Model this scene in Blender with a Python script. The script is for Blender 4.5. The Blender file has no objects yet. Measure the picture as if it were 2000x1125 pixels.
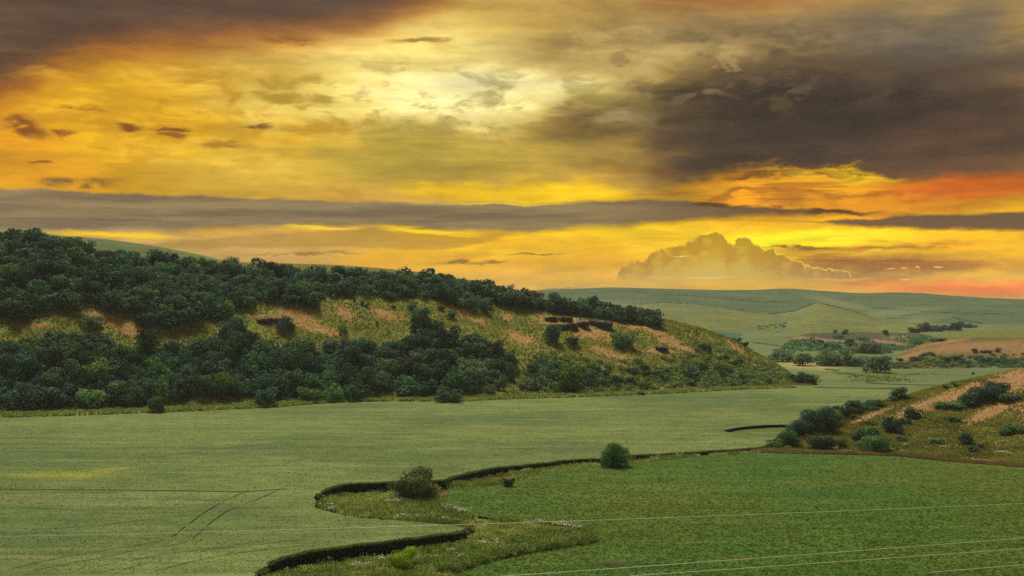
import bpy, math, random
import numpy as np
from mathutils import Vector, noise as mnoise
from mathutils.bvhtree import BVHTree
from mathutils.geometry import delaunay_2d_cdt

random.seed(11)
rng = np.random.default_rng(11)
scene = bpy.context.scene
C = scene.collection

# ------------------------------------------------------------------ camera
F, H, PX, PY = 2400.0, 42.0, 1000.0, 562.5      # focal length in photo pixels, eye height above the valley floor
cam = bpy.data.cameras.new("camera")
cam.lens = 36.0 * F / 2000.0
cam.sensor_width = 36.0
cam.clip_start = 0.5
cam.clip_end = 20000
camo = bpy.data.objects.new("camera", cam)
camo.location = (0, 0, H)
camo.rotation_euler = (math.radians(90), 0, 0)
C.objects.link(camo)
scene.camera = camo

# ------------------------------------------------------------------ exposure, sun
vs = scene.view_settings
vs.view_transform = 'Standard'; vs.look = 'None'; vs.gamma = 1.0; vs.use_curve_mapping = False
vs.exposure = 0.0
SUN_EL, SUN_AZ = math.radians(60), math.radians(-26)
sl = bpy.data.lights.new("sun", 'SUN')
sl.energy = 4.3
sl.angle = math.radians(14)
sl.color = (1.0, 0.9, 0.70)
so = bpy.data.objects.new("sun", sl)
sd = Vector((math.sin(SUN_AZ) * math.cos(SUN_EL), math.cos(SUN_AZ) * math.cos(SUN_EL), math.sin(SUN_EL)))
so.rotation_euler = sd.to_track_quat('Z', 'Y').to_euler()
so.location = (0, 0, 300)
C.objects.link(so)

cy = scene.cycles
cy.max_bounces = 5; cy.diffuse_bounces = 3; cy.glossy_bounces = 1; cy.transmission_bounces = 2
cy.transparent_max_bounces = 4; cy.volume_bounces = 0
cy.caustics_reflective = False; cy.caustics_refractive = False
cy.use_denoising = False


def lin(c):
    return tuple(((v / 255) / 12.92 if v / 255 <= 0.04045 else ((v / 255 + 0.055) / 1.055) ** 2.4) for v in c)


class Nodes:
    """Small helper for writing node graphs."""
    def __init__(s, nt):
        s.nt = nt
        nt.nodes.clear()

    def n(s, t, **kw):
        nd = s.nt.nodes.new(t)
        for k, v in kw.items():
            setattr(nd, k, v)
        return nd

    def put(s, sock, v):
        if isinstance(v, bpy.types.NodeSocket):
            s.nt.links.new(v, sock)
        elif v is not None:
            if hasattr(sock.default_value, '__len__') and len(sock.default_value) == 4 and len(v) == 3:
                v = (*v, 1.0)
            sock.default_value = v

    def m(s, op, a, b=None, c=None, clamp=False):
        nd = s.n('ShaderNodeMath', operation=op, use_clamp=clamp)
        for i, v in enumerate((a, b, c)):
            s.put(nd.inputs[i], v)
        return nd.outputs[0]

    def vm(s, op, a, b=None):
        nd = s.n('ShaderNodeVectorMath', operation=op)
        s.put(nd.inputs[0], a)
        s.put(nd.inputs[1], b)
        return nd.outputs['Value'] if op in ('LENGTH', 'DOT_PRODUCT') else nd.outputs['Vector']

    def comb(s, x, y, z):
        nd = s.n('ShaderNodeCombineXYZ')
        for i, v in enumerate((x, y, z)):
            s.put(nd.inputs[i], v)
        return nd.outputs[0]

    def noise(s, vec, scale, detail=4, rough=0.55, color=False, dist=0.0):
        nd = s.n('ShaderNodeTexNoise')
        s.put(nd.inputs['Vector'], vec)
        nd.inputs['Scale'].default_value = scale
        nd.inputs['Detail'].default_value = detail
        nd.inputs['Roughness'].default_value = rough
        nd.inputs['Distortion'].default_value = dist
        return nd.outputs['Color' if color else 'Fac']

    def step(s, v, lo, hi, to0=0.0, to1=1.0):
        nd = s.n('ShaderNodeMapRange', interpolation_type='SMOOTHSTEP')
        for i, x in enumerate((v, lo, hi, to0, to1)):
            s.put(nd.inputs[i], x)
        return nd.outputs[0]

    def mix(s, f, a, b, mode='MIX'):
        nd = s.n('ShaderNodeMix', data_type='RGBA', blend_type=mode)
        s.put(nd.inputs[0], f)
        s.put(nd.inputs[6], a)
        s.put(nd.inputs[7], b)
        return nd.outputs[2]


# ------------------------------------------------------------------ sky (world)
def build_sky():
    w = bpy.data.worlds.new("World")
    scene.world = w
    w.use_nodes = True
    g = Nodes(w.node_tree)
    d = g.n('ShaderNodeTexCoord').outputs['Generated']
    sep = g.n('ShaderNodeSeparateXYZ')
    g.put(sep.inputs[0], d)
    x, y, z = sep.outputs
    az = g.m('ARCTAN2', x, y)
    hyp = g.m('MAXIMUM', g.m('SQRT', g.m('ADD', g.m('MULTIPLY', x, x), g.m('MULTIPLY', y, y))), 0.02)
    u0 = g.m('MULTIPLY_ADD', az, F / 1000, 1.0)
    v0 = g.m('MULTIPLY_ADD', g.m('DIVIDE', z, hyp), -F / 1000, PY / 1000)
    v0 = g.m('MAXIMUM', v0, -6.0)
    dirs = g.vm('MULTIPLY', d, (1.0, 1.0, 3.0))
    dirl = g.vm('MULTIPLY', d, (1.0, 1.0, 4.5))
    big = g.noise(dirs, 7.0, 5, 0.55, color=True)
    fine = g.noise(dirs, 30.0, 5, 0.6, color=True)
    wisp = g.noise(dirl, 11.0, 7, 0.62, dist=0.3)
    streak = g.noise(g.vm('MULTIPLY', d, (1.0, 1.0, 16.0)), 7.0, 6, 0.6, dist=0.2)
    uv0 = g.comb(u0, v0, 0.0)

    def warp(vec, nz, au, av):
        return g.vm('ADD', vec, g.vm('MULTIPLY', g.vm('SUBTRACT', nz, (0.5, 0.5, 0.5)), (au, av, 0.0)))
    uvs = warp(uv0, fine, 0.05, 0.020)            # lightly ragged
    uvb = warp(warp(uv0, big, 0.55, 0.16), fine, 0.09, 0.04)   # strongly ragged
    sb = g.n('ShaderNodeSeparateXYZ'); g.put(sb.inputs[0], uvs)
    us, vs_ = sb.outputs[0], sb.outputs[1]

    def conv(px, py):
        a = math.atan((px - PX) / F)
        t = (PY - py) / F * math.cos(a)
        return (1000 + F * a) / 1000, (PY - F * t) / 1000
    state = {'c': None}

    def after(vec):
        """makes a value wait for the layers before it: the graph is too large to be evaluated side by side"""
        nd = g.n('ShaderNodeVectorMath', operation='MULTIPLY_ADD')
        g.put(nd.inputs[0], state['c']); nd.inputs[1].default_value = (1e-7, 1e-7, 0.0)
        g.put(nd.inputs[2], vec)
        return nd.outputs[0]

    def lay(mask, col, a=1.0, mode='MIX'):
        if a != 1.0:
            mask = g.m('MULTIPLY', mask, a)
        state['c'] = g.mix(mask, state['c'], col if isinstance(col, bpy.types.NodeSocket) else lin(col), mode)

    def ell(px, py, rx, ry, rot=0, soft=0.9, src=None):
        cu, cv = conv(px, py)
        mp = g.n('ShaderNodeMapping', vector_type='TEXTURE')
        g.put(mp.inputs[0], after(uvb if src is None else src))
        mp.inputs[1].default_value = (cu, cv, 0)
        mp.inputs[2].default_value = (0, 0, math.radians(rot))
        mp.inputs[3].default_value = (rx / 1000, ry / 1000, 1)
        return g.step(g.vm('LENGTH', mp.outputs[0]), 1.0, 1.0 - soft)

    def blob(px, py, rx, ry, col, a=1.0, rot=0, soft=0.9, src=None):
        lay(ell(px, py, rx, ry, rot, soft, src), col, a)

    def lut(pts, src=None):
        """v as a function of u, through the given photo points"""
        fc = g.n('ShaderNodeFloatCurve')
        q = [conv(px, py) for px, py in pts]
        u = g.m('DIVIDE', g.m('ADD', g.m('MULTIPLY_ADD', state['c'], 1e-7, src or us), 0.3), 2.6, clamp=True)
        g.put(fc.inputs['Value'], u)
        cu = fc.mapping.curves[0]
        q = [((a + 0.3) / 2.6, b) for a, b in q]
        cu.points[0].location = (0.0, q[0][1]); cu.points[1].location = (1.0, q[-1][1])
        for a, b in q:
            cu.points.new(a, b)
        fc.mapping.update()
        return fc.outputs[0]

    def band(top, bot, st, sb_, src=None):
        t, b = lut(top), lut(bot)
        v = src or vs_
        return g.m('MULTIPLY', g.step(g.m('SUBTRACT', v, t), -st, st), g.step(g.m('SUBTRACT', b, v), -sb_, sb_))

    # what the sky is outside the frame: thin grey cloud overhead, dusk grey-blue behind
    front = g.step(y, -0.25, 0.85)
    over = g.step(z, 0.16, 0.5)
    behind = g.mix(g.step(z, 0.0, 0.5), lin((150, 148, 150)), lin((134, 146, 160)))
    state['c'] = g.mix(front, behind, lin((204, 164, 84)))
    S = uvb
    blob(230, 250, 620, 260, (222, 174, 66), .95)
    blob(10, 290, 230, 170, (224, 156, 44), .8)
    blob(860, 150, 640, 190, (248, 222, 128), .95)
    blob(880, 160, 430, 115, (255, 240, 168), .9)
    blob(640, 185, 330, 70, (252, 228, 132), .7)
    blob(900, 170, 300, 70, (255, 250, 205), .6)
    blob(960, 200, 480, 60, (250, 232, 150), .5)
    blob(470, 330, 300, 80, (238, 206, 104), .6)
    blob(800, 300, 480, 110, (176, 156, 74), .85)
    blob(1060, 372, 290, 40, (255, 212, 60), .85)
    blob(1400, 70, 620, 150, (150, 128, 88), .9)
    blob(1850, 90, 460, 200, (112, 102, 88), .95)
    blob(1230, 110, 300, 80, (196, 172, 112), .5)
    # golden ground under the big cloud
    lay(band([(0, 430), (1000, 430), (1300, 400), (2000, 380)], [(0, 640), (2000, 640)], .05, .02), (250, 190, 38), .9)
    # big dark cloud at the right
    blob(1640, 240, 700, 170, (92, 74, 56), .97, soft=.6)
    blob(1560, 245, 560, 115, (60, 46, 34), .93, soft=.8)
    blob(1300, 245, 240, 60, (104, 84, 54), .4)
    blob(1930, 330, 280, 130, (104, 74, 56), .85)
    # lit streaks below it
    blob(1600, 352, 330, 42, (255, 176, 16), .9, rot=3)
    blob(1660, 330, 150, 17, (255, 208, 24), .85, rot=4)
    blob(1380, 385, 290, 22, (255, 186, 24), .75)
    blob(1880, 378, 300, 62, (216, 108, 36), .85)
    blob(1640, 392, 300, 26, (250, 160, 20), .8, rot=3)
    blob(1560, 330, 110, 10, (110, 64, 26), .8, rot=-3)
    blob(1500, 372, 170, 13, (150, 88, 32), .7)
    blob(1680, 375, 150, 9, (160, 90, 36), .55, rot=6)
    blob(1720, 400, 260, 14, (255, 178, 30), .6, rot=4)
    # low yellow strip
    blob(1500, 466, 560, 52, (255, 214, 10), .9)
    blob(1560, 458, 250, 26, (255, 248, 0), .9)
    blob(1700, 492, 250, 10, (255, 214, 20), .7, rot=2)
    blob(1800, 482, 240, 12, (206, 134, 40), .75, rot=-2)
    blob(1180, 460, 260, 26, (255, 216, 60), .7)
    blob(1000, 500, 380, 30, (250, 202, 52), .8)
    blob(260, 500, 760, 90, (206, 168, 104), .97, soft=.6)
    blob(860, 540, 420, 40, (236, 182, 76), .7)
    blob(1190, 556, 360, 34, (222, 186, 104), .85)
    blob(1790, 530, 330, 36, (170, 108, 58), .92)
    blob(1900, 488, 190, 10, (255, 190, 30), .6)
    blob(1930, 564, 360, 24, (255, 128, 0), 1.0, rot=1, src=uvs)
    blob(1900, 556, 180, 6, (255, 168, 30), .5, src=uvs)
    # dusky cloud at the upper left with a red hem
    edge = lut([(-200, 260), (30, 185), (150, 132), (300, 104), (450, 92), (600, 84), (720, 66), (850, 20), (950, -60), (1100, -200), (1300, -320)])
    sbb = g.n('ShaderNodeSeparateXYZ'); g.put(sbb.inputs[0], warp(uvs, big, 0.0, 0.05))
    dv = g.m('SUBTRACT', edge, sbb.outputs[1])
    lay(g.step(dv, -0.05, 0.035), (176, 96, 48), .75)
    lay(g.step(dv, -0.02, 0.075), (88, 70, 54), .93)
    lay(g.m('MULTIPLY', g.step(dv, .10, 0.3), ell(100, 0, 900, 600)), (58, 52, 46), .3)
    # overhead continues as grey brown cloud
    lay(g.m('MULTIPLY', over, front), (142, 134, 122), .9)
    # mottling of every cloud
    col = state['c']
    sh = g.m('MULTIPLY_ADD', g.step(wisp, 0.30, 0.72), 0.44, 0.79)
    sh2 = g.m('MULTIPLY_ADD', g.step(streak, 0.30, 0.70), 0.16, 0.93)
    col = g.vm('SCALE', col); col.node.inputs['Scale'].default_value = 1.0
    g.put(col.node.inputs['Scale'], g.m('MULTIPLY', sh, sh2))
    state['c'] = col
    # ragged small clouds over the bright part: dark bellies, light rims
    cu = g.noise(g.vm('MULTIPLY', d, (1.0, 1.0, 2.6)), 26.0, 8, 0.62, dist=0.4)
    env = g.m('MAXIMUM', ell(900, 200, 640, 120, 3, .8, uvs), g.m('MULTIPLY', ell(1400, 150, 420, 110, 3, .9, uvs), .7))
    lay(g.m('MULTIPLY', env, g.step(cu, 0.48, 0.62)), (140, 122, 60), .6)
    lay(g.m('MULTIPLY', ell(330, 220, 560, 170, 0, .8, uvs), g.step(cu, 0.47, 0.62)), (196, 144, 58), .6)
    lay(g.m('MULTIPLY', ell(380, 200, 560, 150, 0, .8, uvs), g.step(wisp, 0.52, 0.68)), (250, 212, 100), .5)
    lay(g.m('MULTIPLY', ell(1560, 120, 620, 130, 4, .8, uvs), g.step(cu, 0.47, 0.64)), (98, 82, 62), .6)
    lay(g.m('MULTIPLY', ell(1250, 110, 420, 110, 4, .8, uvs), g.step(cu, 0.46, 0.34)), (206, 182, 126), .5)
    lay(g.m('MULTIPLY', ell(860, 190, 520, 100, 3, .9, uvs), g.step(wisp, 0.50, 0.68)), (255, 248, 200), .55)
    envs = g.m('MAXIMUM', ell(1500, 360, 460, 70, 2, .8, uvs), g.m('MULTIPLY', ell(1750, 500, 420, 60, 2, .8, uvs), .8))
    lay(g.m('MULTIPLY', envs, g.step(streak, 0.52, 0.62)), (120, 66, 28), .55)
    envl = ell(300, 260, 520, 200, 0, .7, uvs)
    lay(g.m('MULTIPLY', envl, g.step(streak, 0.56, 0.70)), (176, 122, 52), .45)
    # long grey bank across the middle
    b1 = band([(-200, 372), (30, 368), (200, 376), (450, 386), (700, 394), (1000, 396), (1200, 394), (1330, 392), (1420, 402), (1560, 408), (1690, 416), (1800, 421), (2000, 423), (2200, 420)],
              [(-200, 470), (30, 462), (200, 452), (400, 446), (700, 440), (900, 450), (1000, 456), (1100, 448), (1250, 440), (1400, 428), (1550, 422), (1690, 418), (1800, 421), (2000, 423), (2200, 420)], .0045, .010)
    grey = g.mix(g.step(streak, 0.35, 0.65), lin((112, 98, 80)), lin((150, 132, 100)))
    grey = g.mix(g.step(us, 1.0, 1.6), grey, lin((92, 72, 58)))
    lay(b1, grey, .93)
    b2 = band([(-200, 423), (1500, 430), (1590, 431), (1700, 428), (1850, 420), (1980, 416), (2200, 408)],
              [(-200, 423), (1500, 430), (1590, 433), (1650, 440), (1720, 444), (1850, 446), (2200, 452)], .003, .005)
    lay(b2, (108, 84, 68), .95)
    b3 = band([(-200, 500), (700, 448), (760, 446), (850, 452), (950, 458), (1100, 462), (1300, 466), (2200, 470)],
              [(-200, 500), (700, 482), (800, 486), (900, 484), (950, 472), (1000, 462), (1300, 466), (2200, 470)], .003, .004)
    lay(b3, (172, 138, 74), .6)
    # gilded edges under the bank
    lay(g.m('MULTIPLY', ell(840, 452, 130, 10, 4, .7, uvs), g.step(streak, 0.42, 0.55)), (255, 226, 60), .9)
    lay(g.m('MULTIPLY', ell(620, 444, 110, 5, 2, .7, uvs), g.step(streak, 0.40, 0.5)), (255, 224, 90), .8)
    lay(ell(230, 459, 170, 7, 1, .8, uvs), (255, 214, 60), .9)
    lay(ell(980, 398, 190, 4, 0, .9, uvs), (255, 226, 90), .6)
    # cumulus tower on the horizon
    bump = g.n('ShaderNodeTexVoronoi', feature='SMOOTH_F1')
    g.put(bump.inputs['Vector'], g.vm('MULTIPLY', warp(uv0, fine, .02, .02), (1.0, 1.2, 1.0)))
    bump.inputs['Scale'].default_value = 48.0
    bump.inputs['Smoothness'].default_value = 0.25
    top = lut([(1100, 580), (1192, 562), (1206, 540), (1216, 525), (1235, 514), (1262, 512), (1275, 494), (1300, 488), (1340, 478), (1372, 466), (1400, 460), (1414, 468), (1425, 482), (1440, 470), (1456, 467), (1470, 480), (1500, 490), (1530, 502), (1560, 516), (1600, 527), (1645, 533), (1668, 548), (1690, 562), (1800, 580)], u0)
    vb = g.m('ADD', v0, g.m('MULTIPLY', g.m('SUBTRACT', bump.outputs['Distance'], 0.42), 0.013))
    bump2 = g.n('ShaderNodeTexVoronoi', feature='SMOOTH_F1')
    g.put(bump2.inputs['Vector'], warp(uv0, fine, .02, .02)); bump2.inputs['Scale'].default_value = 130.0; bump2.inputs['Smoothness'].default_value = 0.3
    vb = g.m('ADD', vb, g.m('MULTIPLY', bump2.outputs['Distance'], 0.006))
    fs = g.n('ShaderNodeSeparateColor'); g.put(fs.inputs[0], fine)
    vb = g.m('ADD', vb, g.m('MULTIPLY', g.m('SUBTRACT', fs.outputs[1], 0.5), 0.02))
    dd = g.m('SUBTRACT', vb, top)
    cmask = g.step(dd, -0.001, 0.0022)
    rim = g.m('MULTIPLY', g.step(dd, -0.0008, 0.0010), g.step(dd, 0.0045, 0.0016))
    depth = g.step(dd, 0.0, 0.075)
    ccol = g.mix(depth, lin((200, 160, 70)), lin((214, 186, 98)))
    ccol = g.mix(g.m('MULTIPLY', g.step(g.m('ADD', bump.outputs['Distance'], g.m('MULTIPLY', cu, 0.6)), 0.55, 0.95), g.m('SUBTRACT', 1.0, depth)), ccol, lin((176, 138, 60)))
    ccol = g.mix(g.m('MULTIPLY', rim, g.step(u0, 1.20, 1.60, .35, 1.0)), ccol, lin((255, 214, 110)))
    fade = g.step(v0, 0.560, 0.532)
    lay(g.m('MULTIPLY', cmask, fade), ccol, .86)
    lay(g.m('MULTIPLY', ell(1340, 543, 130, 2.6, 0, .6, uvs), g.step(streak, .4, .5)), (240, 214, 140), .8)
    lay(g.m('MULTIPLY', ell(1640, 545, 90, 2.6, 0, .6, uvs), g.step(streak, .3, .4)), (232, 176, 96), .8)
    lay(ell(1330, 499, 22, 1.8, 0, .5, uvs), (244, 220, 140), .9)
    # thin separate cloud streaks
    uvt = warp(uv0, fine, 0.10, 0.035)
    for px, py, rx, ry, c_, rot in (
            (512, 246, 56, 4, (120, 84, 48), 1), (335, 251, 36, 4.5, (128, 70, 40), 3), (255, 248, 26, 5, (120, 62, 40), 2),
            (50, 246, 36, 14, (120, 66, 42), 5), (120, 257, 18, 5, (130, 76, 44), 0), (345, 264, 22, 4, (140, 90, 46), 4), (430, 283, 60, 4, (170, 128, 60), 0),
            (150, 211, 52, 5, (150, 84, 40), 4), (140, 358, 90, 7, (104, 84, 66), -1), (820, 77, 58, 5, (150, 116, 62), -2),
            (560, 78, 48, 8, (150, 104, 52), -4), (920, 511, 66, 3.2, (128, 96, 44), 0), (1050, 496, 56, 2, (150, 106, 40), 0),
            (1525, 100, 22, 5, (104, 90, 66), -20), (1560, 485, 60, 2.6, (140, 92, 30), 0), 
            (1530, 402, 60, 4, (70, 44, 24), 3), (1400, 402, 60, 3.5, (90, 60, 30), 2), (1620, 414, 90, 3.5, (76, 50, 34), 3),
            (540, 194, 44, 9, (176, 148, 66), 2), (540, 162, 60, 10, (184, 154, 70), 0), (620, 192, 38, 8, (180, 152, 72), 4),
            (70, 317, 20, 2.5, (150, 90, 40), 0), (600, 496, 110, 2.5, (150, 118, 62), 0), (1090, 566, 40, 2, (150, 120, 70), 0)):
        lay(g.m('MULTIPLY', ell(px, py, rx * 1.4, ry * 1.9, rot, .75, uvt), g.step(cu, 0.36, 0.52)), c_, .85)
    for px, py, rx in ((1766, 544, 12), (1765, 524, 9), (1740, 523, 8), (1790, 522, 6), (1830, 520, 10)):
        blob(px, py, rx, 2.2, (255, 206, 120), .8, soft=.5, src=uvs)

    gm = g.n('ShaderNodeGamma'); g.put(gm.inputs[0], state['c']); gm.inputs[1].default_value = 1.10
    hs = g.n('ShaderNodeHueSaturation'); g.put(hs.inputs['Color'], gm.outputs[0])
    hs.inputs['Saturation'].default_value = 1.07; hs.inputs['Value'].default_value = 1.08
    state['c'] = hs.outputs[0]
    nish = g.n('ShaderNodeTexSky', sky_type='NISHITA')
    nish.sun_disc = False
    nish.sun_elevation = SUN_EL
    nish.sun_rotation = SUN_AZ
    nish.air_density = 1.0; nish.dust_density = 2.0
    b1_ = g.n('ShaderNodeBackground'); g.put(b1_.inputs[0], nish.outputs[0]); b1_.inputs[1].default_value = NISHITA
    b2_ = g.n('ShaderNodeBackground'); g.put(b2_.inputs[0], state['c']); b2_.inputs[1].default_value = CLOUDS
    mx = g.n('ShaderNodeMixShader')
    mx.inputs[0].default_value = 0.96          # the cloud sheet covers nearly all of the clear sky
    nt = w.node_tree
    nt.links.new(b1_.outputs[0], mx.inputs[1]); nt.links.new(b2_.outputs[0], mx.inputs[2])
    out = g.n('ShaderNodeOutputWorld')
    nt.links.new(mx.outputs[0], out.inputs[0])
    w.cycles.sampling_method = 'MANUAL'
    w.cycles.sample_map_resolution = 512


NISHITA, CLOUDS = 0.06, 1.0
HAZE = 0.000075
build_sky()


# ------------------------------------------------------------------ helpers
def tag(o, label=None, cat=None, group=None, kind=None):
    if label: o['label'] = label
    if cat: o['category'] = cat
    if group: o['group'] = group
    if kind: o['kind'] = kind
    return o


def mesh_np(name, V, Fc, mat, attrs=None, smooth=False):
    """numpy verts (n,3) and faces (m,k) -> mesh datablock"""
    V = np.asarray(V, np.float32); Fc = np.asarray(Fc, np.int32)
    me = bpy.data.meshes.new(name)
    m, k = Fc.shape
    me.vertices.add(len(V)); me.vertices.foreach_set('co', V.ravel())
    me.loops.add(m * k); me.loops.foreach_set('vertex_index', Fc.ravel())
    me.polygons.add(m)
    me.polygons.foreach_set('loop_start', np.arange(0, m * k, k, dtype=np.int32))
    me.polygons.foreach_set('loop_total', np.full(m, k, np.int32))
    me.polygons.foreach_set('use_smooth', np.full(m, smooth, bool))
    for nm, a in (attrs or {}).items():
        at = me.attributes.new(nm, 'FLOAT', 'POINT')
        at.data.foreach_set('value', np.asarray(a, np.float32))
    me.update(calc_edges=True)
    if mat: me.materials.append(mat)
    return me


def obj(name, me, parent=None, loc=None):
    o = bpy.data.objects.new(name, me)
    C.objects.link(o)
    if loc is not None: o.location = loc
    if parent is not None: o.parent = parent
    return o


def vnoise(x, y, seed=0):
    """value noise, numpy"""
    xi = np.floor(x).astype(np.int64); yi = np.floor(y).astype(np.int64)
    fx = x - xi; fy = y - yi
    fx = fx * fx * (3 - 2 * fx); fy = fy * fy * (3 - 2 * fy)

    def h(a, b):
        n = (a * 374761393 + b * 668265263 + seed * 974711) & 0x7fffffff
        n = ((n ^ (n >> 13)) * 1274126177) & 0x7fffffff
        n = (n ^ (n >> 16)) & 0xffff
        return n / 65535.0
    return (h(xi, yi) * (1 - fx) + h(xi + 1, yi) * fx) * (1 - fy) + (h(xi, yi + 1) * (1 - fx) + h(xi + 1, yi + 1) * fx) * fy


def fbm(x, y, seed=0, oct=4):
    s = 0; a = 0.5
    for i in range(oct):
        s = s + a * (vnoise(x, y, seed + i * 17) - 0.5)
        x = x * 2.03; y = y * 2.03; a *= 0.5
    return s


def gz(x, y):
    return 0.5 * fbm(np.asarray(x) / 45.0, np.asarray(y) / 45.0, 3, 3)


def proj(P):
    return PX + F * P[..., 0] / P[..., 1], PY + F * (H - P[..., 2]) / P[..., 1]


def ground(px, py, z=0.0):
    Y = F * (H - z) / (py - PY)
    return (px - PX) / F * Y, Y


def inpoly(x, y, poly):
    x = np.asarray(x, float); y = np.asarray(y, float)
    c = np.zeros(x.shape, bool)
    n = len(poly)
    for i in range(n):
        x1, y1 = poly[i]; x2, y2 = poly[i - 1]
        if y1 == y2: continue
        c ^= ((y1 > y) != (y2 > y)) & (x < (x2 - x1) * (y - y1) / (y2 - y1) + x1)
    return c


def ell_sum(px, py, ells):
    """largest of some soft ellipses, for patches of bare or dry soil"""
    s = np.zeros_like(px)
    for (cx, cy, rx, ry, a) in ells:
        ca, sa = math.cos(math.radians(a)), math.sin(math.radians(a))
        dx, dy = px - cx, py - cy
        u = (dx * ca + dy * sa) / rx; v = (-dx * sa + dy * ca) / ry
        s = np.maximum(s, np.clip(1.35 - np.sqrt(u * u + v * v), 0, 1))
    return s


# ------------------------------------------------------------------ materials
def new_mat(name):
    m = bpy.data.materials.new(name)
    m.use_nodes = True
    return m, Nodes(m.node_tree)


def finish(g, col, rough=0.85, bump=None, bstr=0.5, bdist=0.1, transl=0.0, spec=0.2, tcol=None):
    p = g.n('ShaderNodeBsdfPrincipled')
    g.put(p.inputs['Base Color'], col)
    p.inputs['Roughness'].default_value = rough
    p.inputs['Specular IOR Level'].default_value = spec
    if bump is not None:
        b = g.n('ShaderNodeBump')
        b.inputs['Strength'].default_value = bstr
        b.inputs['Distance'].default_value = bdist
        g.put(b.inputs['Height'], bump)
        g.put(p.inputs['Normal'], b.outputs[0])
    out = g.n('ShaderNodeOutputMaterial')
    res = p.outputs[0]
    if transl > 0:
        t = g.n('ShaderNodeBsdfTranslucent')
        g.put(t.inputs[0], tcol if tcol is not None else col)
        mx = g.n('ShaderNodeMixShader')
        mx.inputs[0].default_value = transl
        g.nt.links.new(res, mx.inputs[1]); g.nt.links.new(t.outputs[0], mx.inputs[2])
        res = mx.outputs[0]
    g.nt.links.new(res, out.inputs[0])


def attr(g, name):
    a = g.n('ShaderNodeAttribute')
    a.attribute_name = name
    return a.outputs['Fac']


def leaf_mat(name, c1, c2, c3, transl=0.25, use_obj=True):
    m, g = new_mat(name)
    t = attr(g, 'tone')
    co = g.n('ShaderNodeTexCoord').outputs['Object']
    nz = g.noise(co, 0.55, 3)
    c = g.mix(g.step(nz, 0.35, 0.65), c1, c2)
    c = g.mix(g.step(t, 0.55, 1.0), c, c3)
    if use_obj:
        oi = g.n('ShaderNodeObjectInfo')
        c = g.mix(1.0, c, oi.outputs['Color'], 'MULTIPLY')
        b = g.m('MULTIPLY_ADD', oi.outputs['Random'], 0.8, 0.62)
        sc = g.vm('SCALE', c); g.put(sc.node.inputs['Scale'], b)
        c = sc
    finish(g, c, 0.75, transl=transl, spec=0.15)
    return m


def terrain_mat(name, base, base2, dry, dry2, scale=1.0, bstr=0.6, bdist=0.5, tint=None, dark=None):
    """grassy slope: two grass tones broken up at several sizes, dry grass where the 'dry' attribute says"""
    m, g = new_mat(name)
    co = g.n('ShaderNodeTexCoord').outputs['Object']
    n1 = g.noise(co, 0.035 / scale, 5, 0.6)
    n2 = g.noise(co, 0.35 / scale, 5, 0.65)
    n3 = g.noise(co, 2.2 / scale, 3, 0.6)
    c = g.mix(g.step(n1, 0.38, 0.62), base, base2)
    c = g.mix(g.m('MULTIPLY', g.step(n2, 0.42, 0.62), 0.55), c, dark or tuple(v * 0.5 for v in base))
    d = attr(g, 'dry')
    wob = g.m('MULTIPLY', g.m('MULTIPLY', g.m('SUBTRACT', n2, 0.5), 2.6), g.m('MINIMUM', g.m('MULTIPLY', d, 5.0), 1.0))
    dm = g.step(g.m('ADD', d, wob), 0.22, 0.75)
    dc = g.mix(g.step(n3, 0.35, 0.65), dry, dry2)
    c = g.mix(dm, c, dc)
    if tint is not None:
        c = g.mix(attr(g, 'tint'), c, tint)
    v = g.m('MULTIPLY_ADD', g.step(n3, 0.3, 0.7), 0.5, 0.75)
    sc = g.vm('SCALE', c); g.put(sc.node.inputs['Scale'], v)
    hgt = g.m('ADD', n2, g.m('MULTIPLY', n3, 0.4))
    finish(g, sc, 0.95, bump=hgt, bstr=bstr, bdist=bdist, spec=0.05)
    return m


def field_mat(name, a, b, c3, patch, rows=(1.0, 0.25), fine=1.5):
    m, g = new_mat(name)
    co = g.n('ShaderNodeTexCoord').outputs['Object']
    rot = g.n('ShaderNodeMapping'); g.put(rot.inputs[0], co)
    rot.inputs[2].default_value = (0, 0, math.radians(-8))
    rot.inputs[3].default_value = (0.12, 1.0, 1.0)
    st = g.noise(rot.outputs[0], 0.55, 4, 0.65, dist=0.4)
    st2 = g.noise(rot.outputs[0], 0.11, 4, 0.6, dist=0.8)
    big = g.noise(co, 0.012, 4, 0.55)
    n1 = g.noise(co, 0.16, 4, 0.6)
    n2 = g.noise(co, fine, 3, 0.7)
    c = g.mix(g.step(big, 0.40, 0.60), a, b)
    c = g.mix(g.m('MULTIPLY', g.step(st2, 0.45, 0.7), 0.55), c, c3)
    c = g.mix(attr(g, 'patch'), c, patch)
    v = g.m('ADD', g.m('MULTIPLY', g.step(n2, 0.3, 0.7), 0.35), g.m('MULTIPLY', g.step(st, 0.3, 0.7), 0.35))
    v = g.m('ADD', v, g.m('MULTIPLY', g.step(n1, 0.3, 0.7), 0.22))
    v = g.m('ADD', v, 0.52)
    sc = g.vm('SCALE', c); g.put(sc.node.inputs['Scale'], v)
    hgt = g.m('ADD', g.m('MULTIPLY', n2, 0.6), g.m('MULTIPLY', st, 0.7))
    finish(g, sc, 0.9, bump=hgt, bstr=0.5, bdist=0.35, spec=0.1)
    return m


def plain_mat(name, a, b, scale, rough=0.9, bdist=0.1):
    m, g = new_mat(name)
    co = g.n('ShaderNodeTexCoord').outputs['Object']
    n = g.noise(co, scale, 5, 0.65)
    c = g.mix(g.step(n, 0.35, 0.65), a, b)
    finish(g, c, rough, bump=n, bstr=0.6, bdist=bdist)
    return m


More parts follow.
